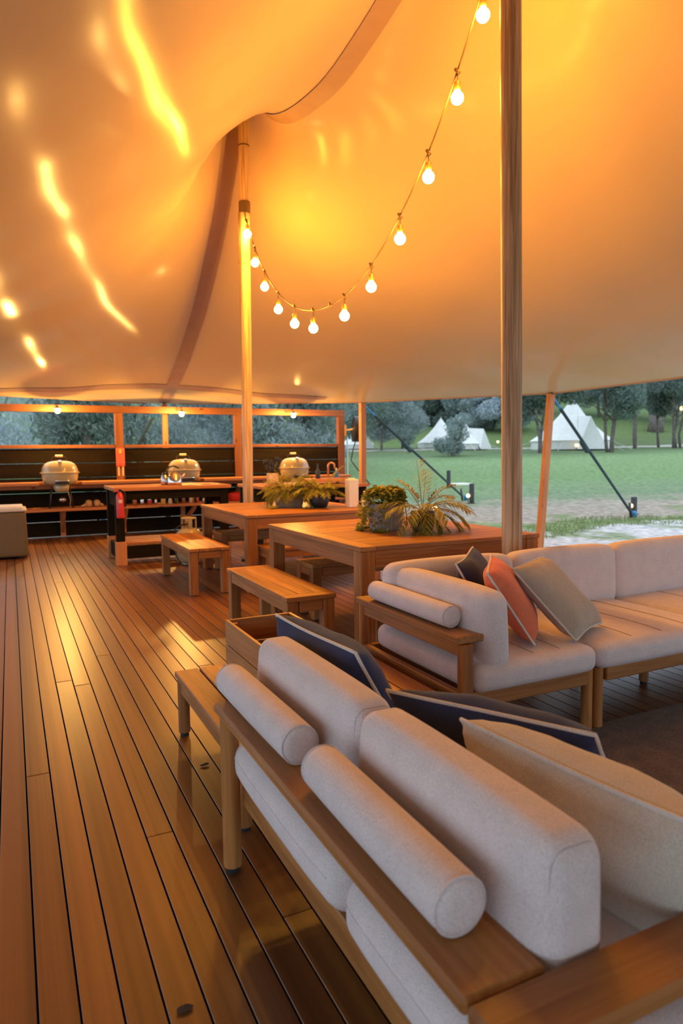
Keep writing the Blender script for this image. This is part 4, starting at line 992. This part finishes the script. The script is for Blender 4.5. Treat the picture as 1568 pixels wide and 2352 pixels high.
def bell_tent(p, r, h, rot, label):
    t = thing('bell_tent', p, label, 'tent', 'white bell tents on the slope')
    n = 24; prof = [(1, 0), (1, .16), (1.04, .17), (.80, .30), (.55, .48), (.32, .68), (.14, .88), (.03, 1.)]
    m = MB()
    for rr, z in prof: m.v += [Vector((p.x+r*rr*(1+(.015 if j % 2 else -.015))*cos(2*pi*j/n+rot), p.y+r*rr*(1+(.015 if j % 2 else -.015))*sin(2*pi*j/n+rot), p.z+h*z)) for j in range(n)]
    w0 = MB(); w0.v = m.v[:2*n]; w0.f = [(j, (j+1) % n, n+(j+1) % n, n+j) for j in range(n)]; w0.build('side_wall', 'tent_canvas', t)
    c0 = MB(); c0.v = m.v[n:]; c0.f = [(i*n+j, i*n+(j+1) % n, (i+1)*n+(j+1) % n, (i+1)*n+j) for i in range(len(prof)-2) for j in range(n)]; c0.f.append(tuple((len(prof)-2)*n+j for j in range(n)))
    c0.build('cone_roof', 'tent_canvas', t)
    d = Vector((cos(rot), sin(rot), 0)); s = Vector((-d.y, d.x, 0)); b = p+d*r*1.12
    MB().add([b-s*r*.38, b+s*r*.38, p+d*r*1.0+Vector((0, 0, h*.62)), p+d*r*.35+Vector((0, 0, h*.66))], [(0, 1, 2), (1, 3, 2), (0, 2, 3)]).build('door_porch', 'tent_canvas', t)
    MB().tube([p+Vector((0, 0, h*.98)), p+Vector((0, 0, h*1.05))], .06, 6).build('pole_tip', 'pale_bark', t)
    for k in range(6):
        a = 2*pi*k/6+rot+.4; q = p+Vector((cos(a), sin(a), 0))*r
        f = p+Vector((cos(a), sin(a), 0))*r*1.55; f.z = gz(f.x, f.y)
        MB().tube([q+Vector((0, 0, h*.17)), f], .02, 5).build('guy_line', 'piping_fabric', t)
def fwd_pt(x, s):
    d = FWD*1568+RGT*(x-784); d = Vector((d.x, d.y, 0)); k = s/(d.x*VX+d.y*VY); q = d*k; return Vector((q.x, q.y, gz(q.x, q.y)))
bell_tent(fwd_pt(1056, 60), 2.35, 2.8, -1.2, 'white bell tent behind the round grey bush')
bell_tent(fwd_pt(1012, 69), 2.3, 2.9, -.6, 'white bell tent partly hidden behind the nearer bell tent')
bell_tent(fwd_pt(1310, 58), 3.3, 4.2, -1.9, 'big white bell tent behind the forked tree and teal rope')
bell_tent(fwd_pt(822, 66), 1.6, 2.2, -1.4, 'small white tent seen beside the fan cable')

def leaves(n, blobs, size, asp, droop, rng):
    """numpy cloud of drooping leaves in ellipsoid clumps -> verts, faces"""
    k = len(blobs); b = np.array(blobs, float); wgt = (b[:, 3]*b[:, 4]*b[:, 5])**.66; idx = rng.choice(k, n, p=wgt/wgt.sum())
    d = rng.normal(size=(n, 3)); d /= np.linalg.norm(d, axis=1)[:, None]; rad = rng.random(n)**.42
    c = b[idx, :3]+d*b[idx, 3:6]*rad[:, None]
    t = rng.normal(size=(n, 3)); t[:, 2] = t[:, 2]*.5-droop; t /= np.linalg.norm(t, axis=1)[:, None]
    q = np.cross(t, rng.normal(size=(n, 3))); q /= np.linalg.norm(q, axis=1)[:, None]
    L = size*(.6+.8*rng.random(n))[:, None]; W = L*asp
    V = np.stack([c-t*L*.5, c+q*W*.5, c+t*L*.5, c-q*W*.5], 1).reshape(-1, 3)
    return V, np.arange(4*n).reshape(n, 4)
def mesh_np(name, V, F, mat, parent):
    me = bpy.data.meshes.new(name); off = np.array(parent.location)
    me.vertices.add(len(V)); me.vertices.foreach_set('co', (V-off).astype(np.float32).ravel())
    me.loops.add(F.size); me.loops.foreach_set('vertex_index', F.astype(np.int32).ravel())
    me.polygons.add(len(F)); me.polygons.foreach_set('loop_start', np.arange(0, F.size, 4, dtype=np.int32)); me.update(calc_edges=True)
    me.materials.append(MATS[mat]); o = bpy.data.objects.new(name, me); COL.objects.link(o); o.parent = parent; return o
def tree(p, h, cr, label, seed, n=5000, leaf=.3, mat='gum_leaf', low=.35, trunks=1, bark='bark', asp=.28, droop=.9, squash=1., group='gum trees around the camp', name='gum_tree', tr=None):
    rng = np.random.default_rng(seed); rnd = random.Random(seed)
    t = thing(name, p, label, 'tree', group); blobs = []
    tr = tr or h*.022
    tk = MB()
    for k in range(trunks):
        a = rnd.uniform(0, 6.28); b = p+Vector((cos(a)*.25*k, sin(a)*.25*k, -.3)); tip = p+Vector((cos(a)*cr*.25, sin(a)*cr*.25, h*.85)); pts = []
        for i in range(7):
            f = i/6; q = b.lerp(tip, f); q += Vector((rnd.uniform(-1, 1), rnd.uniform(-1, 1), 0))*h*.012; pts.append(q)
        tk.tube(pts, [tr*(1-.75*i/6) for i in range(7)], 8)
        for j in range(5):
            s = pts[2+j % 4]; a2 = rnd.uniform(0, 6.28); e = s+Vector((cos(a2)*cr*.6, sin(a2)*cr*.6, h*rnd.uniform(.12, .25))); tk.tube([s, s.lerp(e, .5)+Vector((0, 0, h*.03)), e], [tr*.4, tr*.28, tr*.12], 6)
    tk.build('trunk', bark, t, smooth=True)
    for i in range(14):
        a = rnd.uniform(0, 6.28); rr = cr*rnd.uniform(.15, .8); z = h*(low+(1-low)*rnd.uniform(.05, .95)); s = cr*rnd.uniform(.25, .5)
        blobs.append((p.x+rr*cos(a), p.y+rr*sin(a), p.z+z, s, s, s*.8*squash))
    V, F = leaves(n, blobs, leaf, asp, droop, rng)
    f = mesh_np('crown', V, F, mat, t); f['kind'] = 'stuff'
    return t
def trees():
    # behind the barbecue wall
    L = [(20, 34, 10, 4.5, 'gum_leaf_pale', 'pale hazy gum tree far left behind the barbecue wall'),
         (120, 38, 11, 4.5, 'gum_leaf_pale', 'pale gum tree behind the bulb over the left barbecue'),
         (215, 22, 7, 2.6, 'gum_leaf_dark', 'dark drooping gum tree behind the left half of the wall'),
         (320, 27, 8, 3.0, 'gum_leaf', 'grey green gum tree behind the blue guy rope'),
         (430, 32, 9, 3.6, 'gum_leaf_pale', 'pale gum tree behind the middle opening of the wall'),
         (520, 36, 10, 3.8, 'gum_leaf', 'grey gum tree behind the tall pole, beyond the wall'),
         (625, 30, 8, 3.2, 'gum_leaf', 'grey gum tree behind the right opening of the wall'),
         (715, 33, 9, 3.4, 'gum_leaf', 'grey green gum tree behind the bulb over the right barbecue'),
         (790, 40, 10, 3.6, 'gum_leaf_dark', 'dark gum tree behind the fan')]
    for i, (x, s, h, c, m, lb) in enumerate(L):
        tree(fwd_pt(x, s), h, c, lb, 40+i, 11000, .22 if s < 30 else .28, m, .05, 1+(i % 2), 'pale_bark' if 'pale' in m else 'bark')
    # lawn bushes and trees to the right
    p = fwd_pt(1036, 48); tree(p, 2.6, 1.6, 'round grey green bush in front of the white bell tent', 70, 5000, .22, 'gum_leaf', .15, 2, squash=1.1, name='round_bush')
    R = [(1238, 50, 8., 3.2, 'gum_leaf_dark', 'forked gum tree on the lawn beside the leaning post', 2, .16),
         (1392, 50, 8.5, 2.9, 'gum_leaf_dark', 'slender clump of gum trunks right of the teal rope', 3, .24),
         (1455, 60, 10, 2.6, 'gum_leaf', 'tall gum tree with bare trunk left of the dark stump', 2, .26),
         (1505, 64, 10, 2.6, 'gum_leaf_dark', 'slim dark gum tree near the right edge of the lawn', 1, .28),
         (1545, 61, 10, 3.0, 'gum_leaf_dark', 'many stemmed gum tree at the right edge of the picture', 3, .26),
         (875, 60, 8, 3.0, 'gum_leaf', 'grey gum tree directly right of the fan post', 1, .05),
         (925, 66, 8, 3.2, 'gum_leaf', 'grey gum tree behind the small lamp by the path', 1, .08)]
    for i, (x, s, h, c, m, lb, k, lo) in enumerate(R):
        tree(fwd_pt(x, s), h, c, lb, 80+i, 16000, .29, m, lo, k, tr=.13)
    far = [840, 905, 965, 1020, 1075, 1130, 1190, 1250, 1310, 1370, 1430, 1490, 1550, 1610]
    pos = ['just right of the fan post', 'above the path lamp', 'above the hidden bell tent', 'above the round bush', 'above the bell tent door', 'just left of the thick round pole', 'just right of the thick round pole', 'above the forked tree', 'above the big bell tent', 'above the teal rope ratchet', 'above the slender trunks', 'above the dark stump', 'near the right picture edge', 'beyond the right picture edge']
    for i, x in enumerate(far):
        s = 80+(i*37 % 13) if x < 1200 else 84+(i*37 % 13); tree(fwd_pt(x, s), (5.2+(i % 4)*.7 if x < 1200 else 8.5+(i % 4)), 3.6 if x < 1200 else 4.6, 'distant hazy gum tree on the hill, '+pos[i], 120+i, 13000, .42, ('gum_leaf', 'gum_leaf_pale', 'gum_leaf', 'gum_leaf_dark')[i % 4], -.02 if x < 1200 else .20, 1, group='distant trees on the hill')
    p = fwd_pt(1500, 80); t = thing('tree_stump', p, 'broad dark stump on the slope among the gum trees', 'stump')
    MB().tube([p+Vector((0, 0, -.3)), p+Vector((.05, 0, 1.2)), p+Vector((.1, 0, 2.6))], [1.0, .8, .7], 14).build('trunk', 'bark', t, smooth=True)
trees()
def tufts():
    rng = np.random.default_rng(2); n = 9000
    s = 12.6+rng.random(n)*3.2; l = -1+rng.random(n)*12; keep = np.abs(s-13.8-.28*np.maximum(l-3, 0)-.5*np.sin(l*1.3)) < .75; s, l = s[keep], l[keep]; n = len(s)
    x = s*VX+l*VY; y = s*VY-l*VX; z = np.array([gz(a, b) for a, b in zip(x, y)])
    c = np.stack([x, y, z], 1); a = rng.random(n)*6.28; q = np.stack([np.cos(a), np.sin(a), 0*a], 1)*.010; h = (.02+.05*rng.random(n))[:, None]*np.array([[0, 0, 1.]])+rng.normal(size=(n, 3))*.02
    V = np.stack([c-q, c+q, c+q*.3+h, c-q*.3+h], 1).reshape(-1, 3)
    t = thing('grass_fringe', (0, 0, -.35), 'fringe of longer grass between the gravel and the lawn', 'grass'); del t['category']; t['category'] = 'grass'; t['kind'] = 'stuff'
    f = mesh_np('blades', V, np.arange(4*n).reshape(n, 4), 'grass_blade', t); f['kind'] = 'stuff'
tufts()
cv = gpt(1056, 1113); tag(MB().rbox(cv.x-.35, cv.x+.35, cv.y-.3, cv.y+.3, cv.z-.02, cv.z+.05, r=.02, seg=2).build('access_cover', 'paper', smooth=True, angle=40), 'flat white access cover lying on the lawn beside the bollard', 'cover')
for (px_, py_, lb) in ((470, 1757, 'dark fallen leaf on the decking beside the low table leg'), (424, 2318, 'dark fallen leaf on the decking at the bottom of the picture')):
    q = at(px_, py_, .003); m = MB(); rl = random.Random(px_)
    vs = [(q.x+.011*(1+.4*rl.random())*cos(a)*1.6, q.y+.011*(1+.4*rl.random())*sin(a), .0035+.003*rl.random()) for a in np.linspace(0, 2*pi, 11)[:-1]]
    m.add(vs+[(q.x, q.y, .005)], [(i, (i+1) % 10, 10) for i in range(10)]); tag(m.build('fallen_leaf', 'soil'), lb, 'leaf', 'fallen leaves on the deck')
SC.cycles.max_bounces = 7; SC.cycles.diffuse_bounces = 4; SC.cycles.glossy_bounces = 3; SC.cycles.transmission_bounces = 3; SC.cycles.adaptive_threshold = .04
SC.cycles.use_denoising = True; SC.cycles.sample_clamp_indirect = 12.0; SC.cycles.caustics_reflective = False; SC.cycles.caustics_refractive = False
